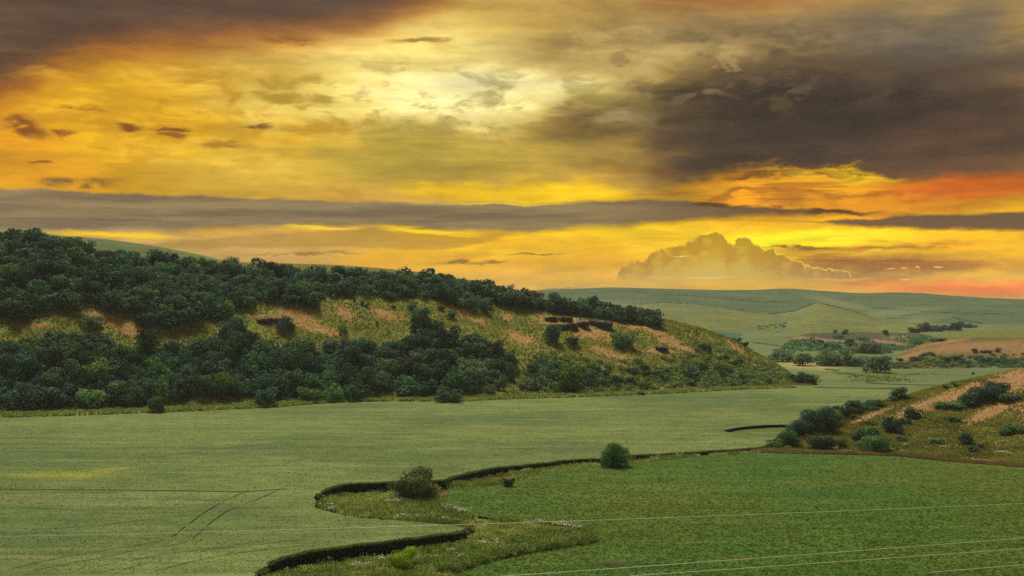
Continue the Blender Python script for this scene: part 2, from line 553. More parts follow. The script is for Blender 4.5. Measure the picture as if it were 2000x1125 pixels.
def tone_mat(name, a, b, c3, transl=0.2):
    """grass, weeds and crop leaves: colour by the per-tuft tone and by slow noise over the ground"""
    m, g = new_mat(name)
    co = g.n('ShaderNodeTexCoord').outputs['Object']
    n = g.noise(co, 0.12, 4, 0.6)
    t = attr(g, 'tone')
    c = g.mix(g.step(t, 0.1, 0.9), a, b)
    c = g.mix(g.m('MULTIPLY', g.step(n, 0.45, 0.68), 0.8), c, c3)
    finish(g, c, 0.8, transl=transl, spec=0.1)
    return m


M = {}
M['leaf'] = leaf_mat('foliage', (0.088, 0.165, 0.080), (0.040, 0.095, 0.064), (0.19, 0.27, 0.10))
M['bark'] = plain_mat('bark', (0.07, 0.05, 0.035), (0.03, 0.024, 0.018), 3.0)
M['hillside'] = terrain_mat('hillside_grass', (0.24, 0.26, 0.055), (0.17, 0.21, 0.045), (0.50, 0.32, 0.125), (0.33, 0.21, 0.07), 1.0, 0.8, 0.9)
M['hill_right'] = terrain_mat('right_slope_grass', (0.20, 0.19, 0.055), (0.13, 0.15, 0.04), (0.46, 0.27, 0.12), (0.28, 0.18, 0.08), 0.6, 0.8, 0.6)
M['hill_grass'] = terrain_mat('upland_grass', (0.15, 0.20, 0.075), (0.13, 0.18, 0.07), (0.2, 0.16, 0.07), (0.16, 0.13, 0.06), 1.5, 0.4, 0.5)
M['plateau'] = terrain_mat('plateau_crop', (0.19, 0.16, 0.05), (0.16, 0.15, 0.05), (0.25, 0.15, 0.06), (0.2, 0.13, 0.06), 1.5, 0.3, 0.5)
M['far'] = terrain_mat('far_crop_green', (0.105, 0.155, 0.07), (0.070, 0.115, 0.06), (0.2, 0.19, 0.09), (0.17, 0.17, 0.08), 3.0, 0.5, 2.0, tint=(0.17, 0.20, 0.09))
M['mid'] = terrain_mat('middle_crop_yellow', (0.19, 0.215, 0.070), (0.135, 0.175, 0.06), (0.30, 0.24, 0.11), (0.25, 0.2, 0.1), 2.5, 0.5, 1.5, tint=(0.12, 0.16, 0.08))
M['teal'] = terrain_mat('teal_meadow', (0.075, 0.16, 0.115), (0.065, 0.14, 0.10), (0.22, 0.24, 0.12), (0.2, 0.22, 0.12), 2.0, 0.4, 1.0)
M['bluff'] = terrain_mat('bluff_scrub', (0.13, 0.13, 0.075), (0.10, 0.10, 0.06), (0.36, 0.25, 0.15), (0.26, 0.18, 0.11), 1.2, 1.0, 1.6)
M['orange'] = terrain_mat('orange_slope', (0.20, 0.16, 0.06), (0.14, 0.13, 0.045), (0.40, 0.25, 0.12), (0.24, 0.15, 0.07), 1.4, 1.0, 2.0)
M['light'] = terrain_mat('pale_field', (0.17, 0.19, 0.05), (0.15, 0.17, 0.05), (0.25, 0.24, 0.1), (0.25, 0.24, 0.1), 2.0, 0.3, 1.0)
M['field_left'] = field_mat('wheat_field', (0.138, 0.190, 0.058), (0.088, 0.143, 0.046), (0.215, 0.24, 0.092), (0.36, 0.38, 0.02), fine=2.2)
M['field_right'] = field_mat('bean_field', (0.048, 0.120, 0.018), (0.078, 0.120, 0.016), (0.12, 0.165, 0.028), (0.06, 0.035, 0.02), fine=2.6)
M['valley'] = field_mat('valley_meadow', (0.13, 0.18, 0.070), (0.10, 0.15, 0.058), (0.175, 0.20, 0.085), (0.36, 0.31, 0.13), fine=0.8)
M['gully'] = terrain_mat('gully_soil', (0.13, 0.17, 0.04), (0.09, 0.12, 0.03), (0.26, 0.15, 0.08), (0.18, 0.11, 0.06), 0.4, 0.9, 0.3)
M['bank'] = plain_mat('shaded_bank_soil', (0.030, 0.024, 0.022), (0.012, 0.012, 0.014), 1.3, 0.95, 0.3)  # soil taken down to near-black: the bank's shade is put into its colour
M['rock'] = plain_mat('basalt', (0.09, 0.075, 0.06), (0.035, 0.032, 0.03), 0.9, 0.9, 0.4)
M['track'] = plain_mat('gravel', (0.24, 0.22, 0.19), (0.17, 0.15, 0.13), 0.6)
M['rut'] = plain_mat('crushed_wheat', (0.085, 0.12, 0.040), (0.055, 0.08, 0.028), 0.8)
M['furrow'] = plain_mat('furrow_soil', (0.05, 0.055, 0.028), (0.022, 0.026, 0.016), 0.8)
M['weeds'] = tone_mat('weeds', (0.090, 0.185, 0.028), (0.52, 0.56, 0.17), (0.16, 0.28, 0.045), 0.4)
M['drygrass'] = tone_mat('dry_grass', (0.20, 0.15, 0.06), (0.40, 0.30, 0.14), (0.16, 0.18, 0.05), 0.3)
M['slopegrass'] = tone_mat('slope_grass', (0.15, 0.18, 0.035), (0.38, 0.38, 0.085), (0.15, 0.19, 0.035), 0.35)
M['crop_left'] = tone_mat('wheat', (0.095, 0.145, 0.040), (0.205, 0.245, 0.080), (0.105, 0.160, 0.044), 0.35)
M['crop_right'] = tone_mat('bean_leaves', (0.050, 0.120, 0.016), (0.115, 0.205, 0.032), (0.105, 0.150, 0.020), 0.35)
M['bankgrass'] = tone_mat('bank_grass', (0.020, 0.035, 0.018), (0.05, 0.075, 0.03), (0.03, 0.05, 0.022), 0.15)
M['petal'] = tone_mat('petals', (0.75, 0.75, 0.66), (0.85, 0.85, 0.78), (0.8, 0.8, 0.7), 0.3)
mw, gw = new_mat('aluminium_cable')
finish(gw, gw.mix(gw.noise(gw.n('ShaderNodeTexCoord').outputs['Object'], 0.3), (0.46, 0.46, 0.30), (0.60, 0.59, 0.42)), 0.35, spec=0.6)
M['cable'] = mw


# ------------------------------------------------------------------ terrain lofts
def smooth(a, k):
    if k < 1: return a
    w = np.hanning(2 * k + 3)[1:-1]; w /= w.sum()
    p = np.pad(a, k, mode='edge')
    return np.convolve(p, w, 'valid')


BVH = {}
GRID = {}


def loft(name, mat, crest, foot, step, nv, back, bdrop, amp=1.0, nscale=25.0, prof=0.5, sm=3, seed=0, dryf=None, tintf=None, x0=None, x1=None, flat=False, ridges=0.0):
    """hill surface: crest = [(px, py, Y)], foot = [(px, py, Y or None)] where None means standing on the floor (z=0)"""
    xs = np.arange(x0 if x0 is not None else crest[0][0], (x1 if x1 is not None else crest[-1][0]) + .1, step)
    cp = smooth(np.interp(xs, [c[0] for c in crest], [c[1] for c in crest]), sm)
    cY = smooth(np.interp(xs, [c[0] for c in crest], [c[2] for c in crest]), sm)
    fp = smooth(np.interp(xs, [c[0] for c in foot], [c[1] for c in foot]), sm)
    if foot[0][2] is None:
        fY = F * H / (fp - PY)
        fz = np.zeros_like(fY)
    else:
        fY = smooth(np.interp(xs, [c[0] for c in foot], [c[2] for c in foot]), sm)
        fz = H - (fp - PY) / F * fY
    cz = H - (cp - PY) / F * cY
    cY = np.maximum(cY, fY + 0.5)
    rows = []
    vs_ = []
    # skirt
    rows.append(np.stack([(xs - PX) / F * (fY - 3), fY - 3, fz - 2.5], -1)); vs_.append(-1)
    for j in range(nv + 1):
        v = j / nv
        s = v * v * (3 - 2 * v) * prof + (1 - prof) * math.sin(v * math.pi / 2) ** 1.15
        Y = fY + (cY - fY) * v
        z = fz + (cz - fz) * s
        X = (xs - PX) / F * Y
        e = math.sin(min(v * 6, 1) * math.pi / 2) * (1 - v ** 6 * 0.75)
        hh = np.clip((cz - fz) / 12.0, 0, 1)
        n = fbm(X / nscale, Y / nscale, seed, 5)
        z = z + n * amp * e * hh
        if ridges:
            z = z - ridges * e * hh * np.abs(vnoise(X / (nscale * 1.6) + 0.4 * Y / nscale, Y / (nscale * 7), seed + 5) - .5) * (1 - v)
        rows.append(np.stack([X, Y, z], -1)); vs_.append(v)
    for j in range(1, 9):
        t = j / 8
        Y = cY + back * t
        z = cz - bdrop * (t * t * (3 - 2 * t)) if bdrop else cz + 0 * Y
        rows.append(np.stack([(xs - PX) / F * Y, Y, z], -1)); vs_.append(1 + t)
    P = np.array(rows)
    nr, nc = P.shape[:2]
    V = P.reshape(-1, 3)
    idx = np.arange(nr * nc).reshape(nr, nc)
    Fc = np.stack([idx[:-1, :-1].ravel(), idx[:-1, 1:].ravel(), idx[1:, 1:].ravel(), idx[1:, :-1].ravel()], -1)
    ppx, ppy = proj(V)
    dry = dryf(ppx, ppy) if dryf else np.zeros(len(V))
    tint = tintf(ppx, ppy) if tintf else np.zeros(len(V))
    me = mesh_np(name, V, Fc, M[mat], {'dry': dry, 'tint': tint}, smooth=not flat)
    o = obj(name, me)
    tag(o, kind='structure')
    BVH[name] = BVHTree.FromPolygons([tuple(map(float, p)) for p in V], [tuple(map(int, f)) for f in Fc])
    GRID[name] = P
    return o


CAM = Vector((0, 0, H))


def hit(px, py, surf=None):
    """the point of the place seen at a photo position"""
    d = Vector(((px - PX) / F, 1.0, -(py - PY) / F)).normalized()
    best = None
    for s in (surf if isinstance(surf, (list, tuple)) else [surf] if surf else BVH):
        r = BVH[s].ray_cast(CAM, d, 9000)
        if r[0] is not None and (best is None or r[3] < best[1]):
            best = (r[0], r[3])
    if best is None and d.z < 0:
        t = H / -d.z
        q = CAM + d * t
        return q
    if best is None: return None
    if d.z < 0 and (H / -d.z) < best[1] and surf is None:
        return CAM + d * (H / -d.z)
    return best[0]


LEFT_DRY = [(245, 640, 60, 15, 18), (205, 618, 45, 8, 10), (70, 636, 45, 7, -5), (545, 625, 60, 9, 8), (620, 642, 70, 9, 12), (585, 612, 60, 10, 5), (590, 625, 40, 12, 10),
            (755, 615, 40, 12, 15), (675, 612, 30, 14, 25), (920, 618, 40, 8, 25), (900, 605, 30, 8, 20), (990, 618, 16, 8, 20), (1015, 660, 40, 13, 15), (1100, 628, 70, 12, 5),
            (1150, 650, 60, 14, 12), (1220, 632, 60, 9, 12), (1285, 650, 60, 9, 25), (1320, 672, 60, 10, 20), (1290, 686, 40, 6, 5), (1190, 690, 50, 8, 15), (1390, 645, 26, 5, 20), (1230, 720, 40, 7, 25), (1450, 690, 60, 7, 40)]
RIGHT_DRY = [(1830, 785, 150, 17, -19), (1700, 812, 80, 9, -22), (1930, 752, 100, 17, -12), (1935, 805, 70, 14, -22), (1985, 740, 60, 30, -10), (2060, 790, 90, 40, -10), (1560, 882, 60, 4, 0), (1930, 902, 60, 5, 8)]

loft('left_hillside', 'hillside',
     [(-600, 470, 560), (0, 470, 545), (80, 472, 545), (130, 484, 550), (200, 508, 560), (300, 514, 570), (400, 524, 580), (500, 533, 585), (700, 541, 590), (840, 549, 600), (900, 557, 602), (950, 569, 604), (1000, 583, 606),
      (1060, 593, 608), (1150, 606, 612), (1220, 613, 615), (1265, 618, 618), (1290, 623, 620), (1350, 637, 622), (1400, 649, 620), (1440, 665, 612), (1480, 690, 602), (1520, 712, 590), (1550, 734, 575), (1580, 747, 565), (1600, 751, 562)],
     [(-600, 830, None), (30, 806, None), (150, 804, None), (300, 799, None), (430, 794, None), (560, 787, None), (640, 783, None), (750, 780, None), (900, 779, None), (1000, 775, None), (1150, 771, None), (1300, 765, None),
      (1450, 757, None), (1540, 753, None), (1600, 752, None)],
     4, 80, 260, 45, amp=5.0, nscale=28, prof=0.45, sm=4, seed=1, dryf=lambda a, b: ell_sum(a, b, LEFT_DRY), ridges=7.0)
loft('upland_hill', 'hill_grass',
     [(-700, 452, 850), (60, 454, 850), (130, 461, 850), (200, 466, 850), (300, 480, 850), (380, 495, 850), (430, 507, 850), (500, 524, 850), (620, 560, 850)],
     [(-700, 560, 760), (620, 560, 760)], 8, 24, 300, 40, amp=1.0, nscale=60, sm=3, seed=5)
loft('plateau_field', 'plateau',
     [(-700, 520, 720), (300, 505, 720), (400, 507, 720), (440, 511, 720), (560, 514, 720), (650, 517, 720), (750, 524, 720), (840, 533, 720), (900, 546, 720), (960, 566, 720), (1040, 600, 720)],
     [(-700, 580, 640), (1040, 610, 640)], 8, 16, 120, 10, amp=0.3, nscale=60, sm=3, seed=6)
loft('right_hillside', 'hill_right',
     [(1470, 878, 330), (1500, 866, 336), (1540, 846, 345), (1600, 822, 352), (1650, 804, 362), (1700, 790, 372), (1750, 776, 385), (1800, 763, 395), (1850, 750, 405), (1900, 738, 415), (1980, 722, 420), (2100, 702, 425), (2600, 640, 440)],
     [(1470, 881, None), (1600, 883, None), (1750, 887, None), (1850, 897, None), (1980, 907, None), (2100, 918, None), (2600, 960, None)],
     4, 70, 90, 14, amp=2.2, nscale=16, prof=0.4, sm=3, seed=21, dryf=lambda a, b: ell_sum(a, b, RIGHT_DRY), ridges=3.0)
loft('orange_hillside', 'orange',
     [(1690, 722, 700), (1730, 712, 720), (1745, 701, 740), (1775, 684, 770), (1810, 669, 800), (1860, 662, 810), (1920, 659, 810), (1980, 661, 810), (2100, 658, 820), (2600, 640, 850)],
     [(1690, 724, None), (1740, 720, None), (2600, 716, None)],
     4, 40, 200, 18, amp=4.0, nscale=25, prof=0.3, sm=2, seed=31,
     dryf=lambda a, b: np.maximum(ell_sum(a, b, [(1900, 678, 130, 11, -3), (1780, 694, 50, 6, -15), (1850, 668, 50, 4, -8), (2100, 680, 180, 22, 0)]), 0.12), ridges=4.0)
loft('pale_field', 'light',
     [(1760, 672, 900), (1800, 660, 930), (1850, 652, 960), (1900, 646, 990), (1950, 643, 1010), (2100, 640, 1020), (2600, 630, 1050)],
     [(1760, 690, 840), (2600, 690, 840)], 6, 24, 150, 14, amp=0.5, nscale=60, sm=2, seed=33)
loft('river_bluff', 'bluff',
     [(1500, 690, 870), (1530, 676, 900), (1545, 660, 920), (1580, 651, 930), (1650, 649, 935), (1720, 650, 935), (1790, 651, 935), (1850, 662, 940), (1900, 680, 950)],
     [(1500, 700, 800), (1560, 700, 800), (1700, 702, 790), (1900, 705, 780)], 3, 36, 120, 8, amp=5.0, nscale=18, prof=0.2, sm=2, seed=41,
     dryf=lambda a, b: ell_sum(a, b, [(1590, 664, 50, 6, 5), (1660, 670, 80, 5, 5), (1740, 672, 50, 6, 10), (1770, 660, 40, 5, 0)]), ridges=6.0)
loft('teal_slope', 'teal',
     [(1200, 660, 1150), (1380, 645, 1150), (1450, 652, 1120), (1500, 662, 1080), (1560, 674, 1030), (1640, 690, 990), (1720, 702, 950)],
     [(1200, 706, 790), (1450, 706, 790), (1560, 704, 790), (1720, 706, 790)], 6, 28, 160, 10, amp=1.5, nscale=50, sm=3, seed=51)
loft('middle_hill', 'mid',
     [(1000, 640, 1700), (1150, 616, 1700), (1220, 600, 1700), (1290, 591, 1700), (1350, 593, 1700), (1420, 600, 1690), (1480, 610, 1680), (1520, 613, 1680), (1560, 606, 1690), (1600, 590, 1700), (1640, 600, 1690), (1700, 616, 1660), (1740, 632, 1600), (1800, 648, 1500), (1880, 668, 1450)],
     [(1000, 660, 1040), (1480, 660, 1040), (1600, 655, 1040), (1880, 660, 1040)], 6, 40, 400, 22, amp=9.0, nscale=150, prof=0.6, sm=3, seed=61, ridges=16,
     tintf=lambda a, b: ell_sum(a, b, [(1520, 622, 60, 10, 60), (1350, 600, 100, 4, 3)]))
loft('low_hill', 'mid',
     [(1640, 665, 1300), (1680, 648, 1310), (1710, 636, 1320), (1740, 630, 1320), (1790, 630, 1320), (1840, 640, 1310), (1890, 655, 1300), (1940, 670, 1290)],
     [(1640, 668, 1050), (1940, 668, 1050)], 5, 20, 200, 12, amp=2.0, nscale=60, sm=2, seed=64)
loft('right_upland', 'far',
     [(1600, 640, 1900), (1700, 622, 1900), (1800, 610, 1900), (1900, 606, 1900), (2000, 612, 1900), (2200, 600, 1900), (2700, 590, 1900)],
     [(1600, 650, 1200), (1800, 652, 1200), (2000, 648, 1200), (2700, 640, 1200)], 8, 30, 400, 20, amp=7.0, nscale=120, prof=0.5, sm=4, seed=71, ridges=10,
     tintf=lambda a, b: ell_sum(a, b, [(1750, 634, 90, 10, -10)]))
loft('far_hills', 'far',
     [(-900, 566, 2600), (600, 568, 2600), (1030, 567, 2600), (1100, 564, 2600), (1200, 561, 2600), (1300, 564, 2600), (1400, 567, 2600), (1470, 567, 2600), (1540, 563, 2600), (1600, 567, 2600), (1680, 572, 2600), (1750, 570, 2600), (1800, 572, 2600), (1850, 577, 2600), (1930, 583, 2600), (2050, 587, 2600), (2300, 584, 2600), (2900, 570, 2600)],
     [(-900, 620, 1650), (1400, 618, 1650), (1700, 622, 1650), (2900, 618, 1650)], 10, 46, 700, 30, amp=14.0, nscale=260, prof=0.55, sm=2, seed=81, ridges=26,
     tintf=lambda a, b: np.clip(ell_sum(a, b, [(1640, 592, 70, 6, 12), (1150, 600, 120, 12, 0), (1750, 610, 90, 8, -5)]), 0, .8))

# ------------------------------------------------------------------ valley floor, fields and the creek gully
LEFT_EDGE = [(1560, 862), (1530, 869), (1480, 876), (1400, 881), (1330, 886), (1250, 890), (1200, 895), (1120, 900), (1050, 907), (1000, 912), (950, 919), (900, 930), (860, 940), (800, 943), (720, 945),
             (660, 951), (625, 962), (611, 974), (617, 990), (650, 1001), (700, 1010), (760, 1016), (830, 1021), (880, 1027), (915, 1035), (900, 1041), (850, 1048), (770, 1058), (680, 1070), (600, 1083), (545, 1097), (515, 1112), (498, 1135), (490, 1200)]
RIGHT_EDGE = [(1480, 886), (1400, 888), (1310, 897), (1230, 906), (1150, 911), (1080, 919), (1040, 930), (1000, 946), (940, 951), (885, 957), (868, 970), (880, 987), (905, 1001), (940, 1010), (985, 1015),
              (1060, 1021), (1120, 1029), (1152, 1038), (1163, 1050), (1155, 1060), (1110, 1068), (1050, 1076), (1000, 1085), (950, 1098), (900, 1113), (860, 1135), (840, 1200)]


def catmull(pts, n=8):
    out = []
    P = [pts[0]] + list(pts) + [pts[-1]]
    for i in range(1, len(P) - 2):
        p0, p1, p2, p3 = (np.array(P[i + k], float) for k in (-1, 0, 1, 2))
        for k in range(n):
            t = k / n
            out.append(0.5 * (2 * p1 + (p2 - p0) * t + (2 * p0 - 5 * p1 + 4 * p2 - p3) * t * t + (3 * p1 - p0 - 3 * p2 + p3) * t ** 3))
    out.append(np.array(pts[-1], float))
    return out


def resample(P, d):
    P = np.array(P, float)
    s = np.concatenate([[0], np.cumsum(np.linalg.norm(np.diff(P, axis=0), axis=1))])
    n = max(2, int(s[-1] / d))
    t = np.linspace(0, s[-1], n)
    return np.stack([np.interp(t, s, P[:, 0]), np.interp(t, s, P[:, 1])], -1)


def to_ground(pts):
    return np.array([ground(a, b) for a, b in pts])


le = resample(to_ground(catmull(LEFT_EDGE)), 1.6)
re_ = resample(to_ground(catmull(RIGHT_EDGE)), 1.6)
le = le + rng.normal(0, 0.2, le.shape) + np.column_stack([fbm(np.arange(len(le)) / 3.0, np.zeros(len(le)), 61, 3), fbm(np.arange(len(le)) / 3.0, np.ones(len(le)) * 9, 62, 3)]) * 3.0; re_ = re_ + rng.normal(0, 0.2, re_.shape)
NEAR = 120.0
LEFT_OUT = [(-300, NEAR), (-300, 380)] + [tuple(ground(a, b)) for a, b in ((-300, 819), (30, 817), (150, 814), (300, 807), (430, 801), (560, 794), (640, 787), (750, 784), (900, 784), (1000, 779), (1150, 775), (1300, 769), (1450, 761), (1545, 758), (1700, 758), (1760, 759), (1760, 790), (1640, 830))]
lx = resample(LEFT_OUT, 6)
left_poly = np.concatenate([lx[:-1], le])            # outer boundary then the creek edge, ends near the camera
left_poly = np.concatenate([left_poly, [[le[-1][0], NEAR]]])
RIGHT_OUT = [tuple(ground(a, b)) for a, b in ((1480, 886), (1600, 887), (1750, 891), (1850, 901), (1980, 911), (2300, 935))] + [(260, NEAR)]
rx_ = resample(RIGHT_OUT, 3)
right_poly = np.concatenate([re_[::-1], rx_[1:]])
right_poly = np.concatenate([right_poly, [[re_[-1][0], NEAR]]])
gully_poly = np.concatenate([le, re_[::-1]])
loop = resample(to_ground(catmull([(1412, 841), (1440, 835), (1480, 831), (1530, 829), (1562, 832), (1560, 841), (1500, 842), (1455, 846), (1428, 845), (1412, 841)])), 1.5)[:-1]


def cdt():
    pts = []; edges = []

    def chain(P, closed):
        b = len(pts)
        pts.extend(Vector((float(p[0]), float(p[1]))) for p in P)
        n = len(P)
        edges.extend((b + i, b + i + 1) for i in range(n - 1))
        if closed: edges.append((b + n - 1, b))
    chain(left_poly, True)
    chain(right_poly, True)
    chain(loop, True)
    chain([(-3300, -200), (3300, -200), (3300, 4600), (-3300, 4600)], True)
    # interior points
    ins = []
    for yy in np.concatenate([np.arange(125, 300, 3.0), np.arange(300, 560, 5.0), np.arange(560, 1000, 14.0)]):
        d = 3.0 if yy < 300 else 5.0 if yy < 560 else 14
        xw = 0.46 * yy + 30
        for xx in np.arange(-xw, xw, d):
            ins.append((xx + rng.uniform(-.35, .35) * d, yy + rng.uniform(-.35, .35) * d))
    ins = np.array(ins)
    g1 = inpoly(ins[:, 0], ins[:, 1], gully_poly) | inpoly(ins[:, 0], ins[:, 1], loop)
    extra = []
    gx = ins[g1]
    for k in range(5):
        extra.append(gx + rng.uniform(-1.6, 1.6, gx.shape))
    extra = np.concatenate(extra)
    eg = inpoly(extra[:, 0], extra[:, 1], gully_poly)
    ins = np.concatenate([ins, extra[eg]])
    pts.extend(Vector((float(a), float(b))) for a, b in ins)
    r = delaunay_2d_cdt(pts, edges, [], 0, 1e-4)
    V = np.array([(v.x, v.y) for v in r[0]]); T = np.array([f for f in r[2] if len(f) == 3])
    return V, T


V2, T2 = cdt()
cen = V2[T2].mean(1)
isg = inpoly(cen[:, 0], cen[:, 1], gully_poly)
isl = inpoly(cen[:, 0], cen[:, 1], loop)
isL = inpoly(cen[:, 0], cen[:, 1], left_poly) & ~isg & ~isl
isR = inpoly(cen[:, 0], cen[:, 1], right_poly) & ~isg & ~isl
isg = isg & ~isL
V3 = np.column_stack([V2, gz(V2[:, 0], V2[:, 1])])
ppx, ppy = proj(np.where(V3[:, 1:2] > 50, V3, np.array([[0, 50, 0]])))


def sub_mesh(name, T, V, mat, attrs, kind='structure'):
    u, inv = np.unique(T.ravel(), return_inverse=True)
    me = mesh_np(name, V[u], inv.reshape(T.shape), M[mat], {k: a[u] for k, a in attrs.items()}, smooth=True)
    o = obj(name, me)
    tag(o, kind=kind)
    return o


patchL = ell_sum(ppx, ppy, [(120, 928, 110, 8, 0), (200, 918, 60, 4, -5)]) * 0.45
pale = ell_sum(ppx, ppy, [(1565, 713, 60, 7, 2), (1600, 719, 50, 3, 0)])
soilR = ell_sum(ppx, ppy, [(1197, 1098, 32, 5, 0)])
soilR = np.clip(soilR * 1.6, 0, 1)
sub_mesh('left_field', T2[isL], V3, 'field_left', {'patch': patchL})
sub_mesh('right_field', T2[isR], V3, 'field_right', {'patch': soilR})
sub_mesh('valley_floor', T2[~(isL | isR | isg | isl)], V3, 'valley', {'patch': pale})


def bank_depth(px):
    return np.interp(px, [500, 700, 860, 1000, 1150, 1250, 1480, 1600], [2.9, 2.9, 2.3, 1.9, 1.4, 1.0, 1.1, 0.8])


def gully_z(x, y, poly=gully_poly):
    """floor of the creek: deepest under the far bank, rising gently to the near edge"""
    x = np.asarray(x, float); y = np.asarray(y, float)
    far = np.full(x.shape, 60.0)
    for k in (0.8, 1.6, 2.5, 3.5, 5, 7, 9, 12, 16, 20):
        out = inpoly(x, y + k, left_poly) & ~inpoly(x, y + k, poly)
        far = np.where(out & (far > 59), k, far)
    px = PX + F * x / y
    d = bank_depth(px)
    w = np.interp(px, [500, 700, 900, 1200, 1500], [9, 11, 8, 6, 5])
    hum = 0.8 * fbm(x / 6, y / 6, 9, 4)
    return -0.35 - (d - 0.35) * np.exp(-(far / w) ** 2) + hum


Vg = V3.copy()
Vg[:, 2] = gully_z(V3[:, 0], V3[:, 1])
gdry = ell_sum(ppx, ppy, [(940, 936, 60, 8, -5), (1270, 900, 40, 4, 0), (870, 962, 26, 7, -20), (860, 1014, 70, 6, 8), (1140, 1040, 24, 12, 30), (1040, 1021, 90, 5, 5), (900, 1112, 60, 6, -20), (960, 1088, 60, 5, -15), (1440, 884, 60, 4, 0)])
sub_mesh('creek_bed', T2[isg], Vg, 'gully', {'dry': gdry, 'tint': gdry * 0})
Vl = V3.copy(); Vl[:, 2] = -0.9
sub_mesh('creek_bed', T2[isl], Vl, 'gully', {'dry': gdry * 0, 'tint': gdry * 0})


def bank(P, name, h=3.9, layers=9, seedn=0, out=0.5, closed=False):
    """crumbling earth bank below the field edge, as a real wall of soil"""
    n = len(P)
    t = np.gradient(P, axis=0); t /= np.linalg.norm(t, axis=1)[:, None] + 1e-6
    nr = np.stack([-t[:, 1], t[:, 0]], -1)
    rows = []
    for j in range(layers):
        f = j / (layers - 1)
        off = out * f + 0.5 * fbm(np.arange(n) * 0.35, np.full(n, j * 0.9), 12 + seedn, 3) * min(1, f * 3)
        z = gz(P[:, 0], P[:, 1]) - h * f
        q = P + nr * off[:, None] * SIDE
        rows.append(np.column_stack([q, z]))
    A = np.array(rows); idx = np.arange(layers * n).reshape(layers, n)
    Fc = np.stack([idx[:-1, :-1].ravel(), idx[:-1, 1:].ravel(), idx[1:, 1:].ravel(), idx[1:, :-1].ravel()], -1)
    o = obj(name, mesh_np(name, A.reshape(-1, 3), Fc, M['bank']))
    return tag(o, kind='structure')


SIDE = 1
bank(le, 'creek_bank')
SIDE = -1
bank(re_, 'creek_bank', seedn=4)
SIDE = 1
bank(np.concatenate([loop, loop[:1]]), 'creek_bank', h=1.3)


# ------------------------------------------------------------------ tufts of leaves and grass (one joined mesh each)
def tufts(name, P, h, w, k, mat, lean=0.5, tone=None, spread=0.5):
    """k upright leaf triangles at every point"""
    P = np.repeat(np.asarray(P, float), k, axis=0)
    n = len(P)
    h = np.repeat(np.broadcast_to(h, (n // k,)), k) * rng.uniform(0.6, 1.15, n)
    w = np.repeat(np.broadcast_to(w, (n // k,)), k) * rng.uniform(0.7, 1.2, n)
    a = rng.uniform(0, 2 * np.pi, n)
    r = rng.uniform(0, 1, n) * spread * h
    base = P + np.column_stack([np.cos(a) * r, np.sin(a) * r, np.full(n, -0.08)])
    b = rng.uniform(0, 2 * np.pi, n)
    side = np.column_stack([np.cos(b), np.sin(b), np.zeros(n)]) * (w / 2)[:, None]
    tip = base + np.column_stack([np.cos(a) * h * lean * rng.uniform(.3, 1, n), np.sin(a) * h * lean * rng.uniform(.3, 1, n), h])
    V = np.stack([base - side, base + side, tip], 1).reshape(-1, 3)
    Fc = np.arange(3 * n).reshape(-1, 3)
    t = np.repeat(rng.uniform(0, 1, n // k) if tone is None else tone, k) + rng.normal(0, 0.12, n)
    t = np.repeat(np.clip(t, 0, 1), 3)
    t[2::3] += 0.15
    return obj(name, mesh_np(name, V, Fc, M[mat], {'tone': t}))


def scatter_px(n, box, polys=None, keep=None):
    px = rng.uniform(box[0], box[2], n); py = rng.uniform(box[1], box[3], n)
    return px, py


# crop leaves near the eye: even over the ground
FURROW = [(-60, 956), (100, 956.5), (250, 957.5), (400, 960), (470, 960.5), (520, 958), (560, 955)]
FUR = to_ground(FURROW)
def ground_pts(n, y0, y1, poly, xa=-0.46, xb=0.46):
    y = rng.uniform(y0, y1, n); x = rng.uniform(-1, 1, n) * (0.43 * y + 4)
    k = inpoly(x, y, poly) & ~inpoly(x, y, gully_poly) & ~inpoly(x, y, loop)
    k &= rng.uniform(0, 1, n) > (y - y0) / (y1 - y0) * 0.9 - 0.1
    if FUR is not None:
        k &= np.abs(y - np.interp(x, FUR[:, 0], FUR[:, 1], left=0, right=0)) > 1.3
    x, y = x[k], y[k]
    return np.column_stack([x, y, gz(x, y)])


P = ground_pts(110000, 170, 330, right_poly)
a_, b_ = proj(P)
P = P[ell_sum(a_, b_, [(1197, 1098, 34, 5, 0)]) < 0.4 + rng.uniform(0, .2, len(P))]
tufts('bean_crop', P, 0.24, 0.2, 6, 'crop_right', 1.3, tone=np.clip(.5+fbm(P[:,0]/7,P[:,1]/3,18)*.9,0,1)).name = 'crop_leaves'
tag(bpy.data.objects['crop_leaves'], 'low dark green crop leaves covering the field right of the creek', 'crop', kind='stuff')
P = ground_pts(150000, 180, 520, left_poly)
tag(tufts('wheat_crop', P, 0.24, 0.13, 4, 'crop_left', 1.0, tone=np.clip(.5+fbm(P[:,0]/9,P[:,1]/2.5,8)*.9,0,1)), 'pale green standing wheat in the large field left of the creek', 'crop', kind='stuff')


# wheat edge standing over the bank
def along(P, n, off0, off1, sgn):
    i = rng.integers(0, len(P) - 1, n); f = rng.uniform(0, 1, n)[:, None]
    q = P[i] * (1 - f) + P[i + 1] * f
    t = P[i + 1] - P[i]; t = t / (np.linalg.norm(t, axis=1)[:, None] + 1e-6)
    nr = np.stack([-t[:, 1], t[:, 0]], -1) * sgn
    return q + nr * rng.uniform(off0, off1, n)[:, None]


def facing(q):
    return q[inpoly(q[:, 0], q[:, 1] - 2.2, gully_poly) | inpoly(q[:, 0], q[:, 1] - 2.2, loop)]


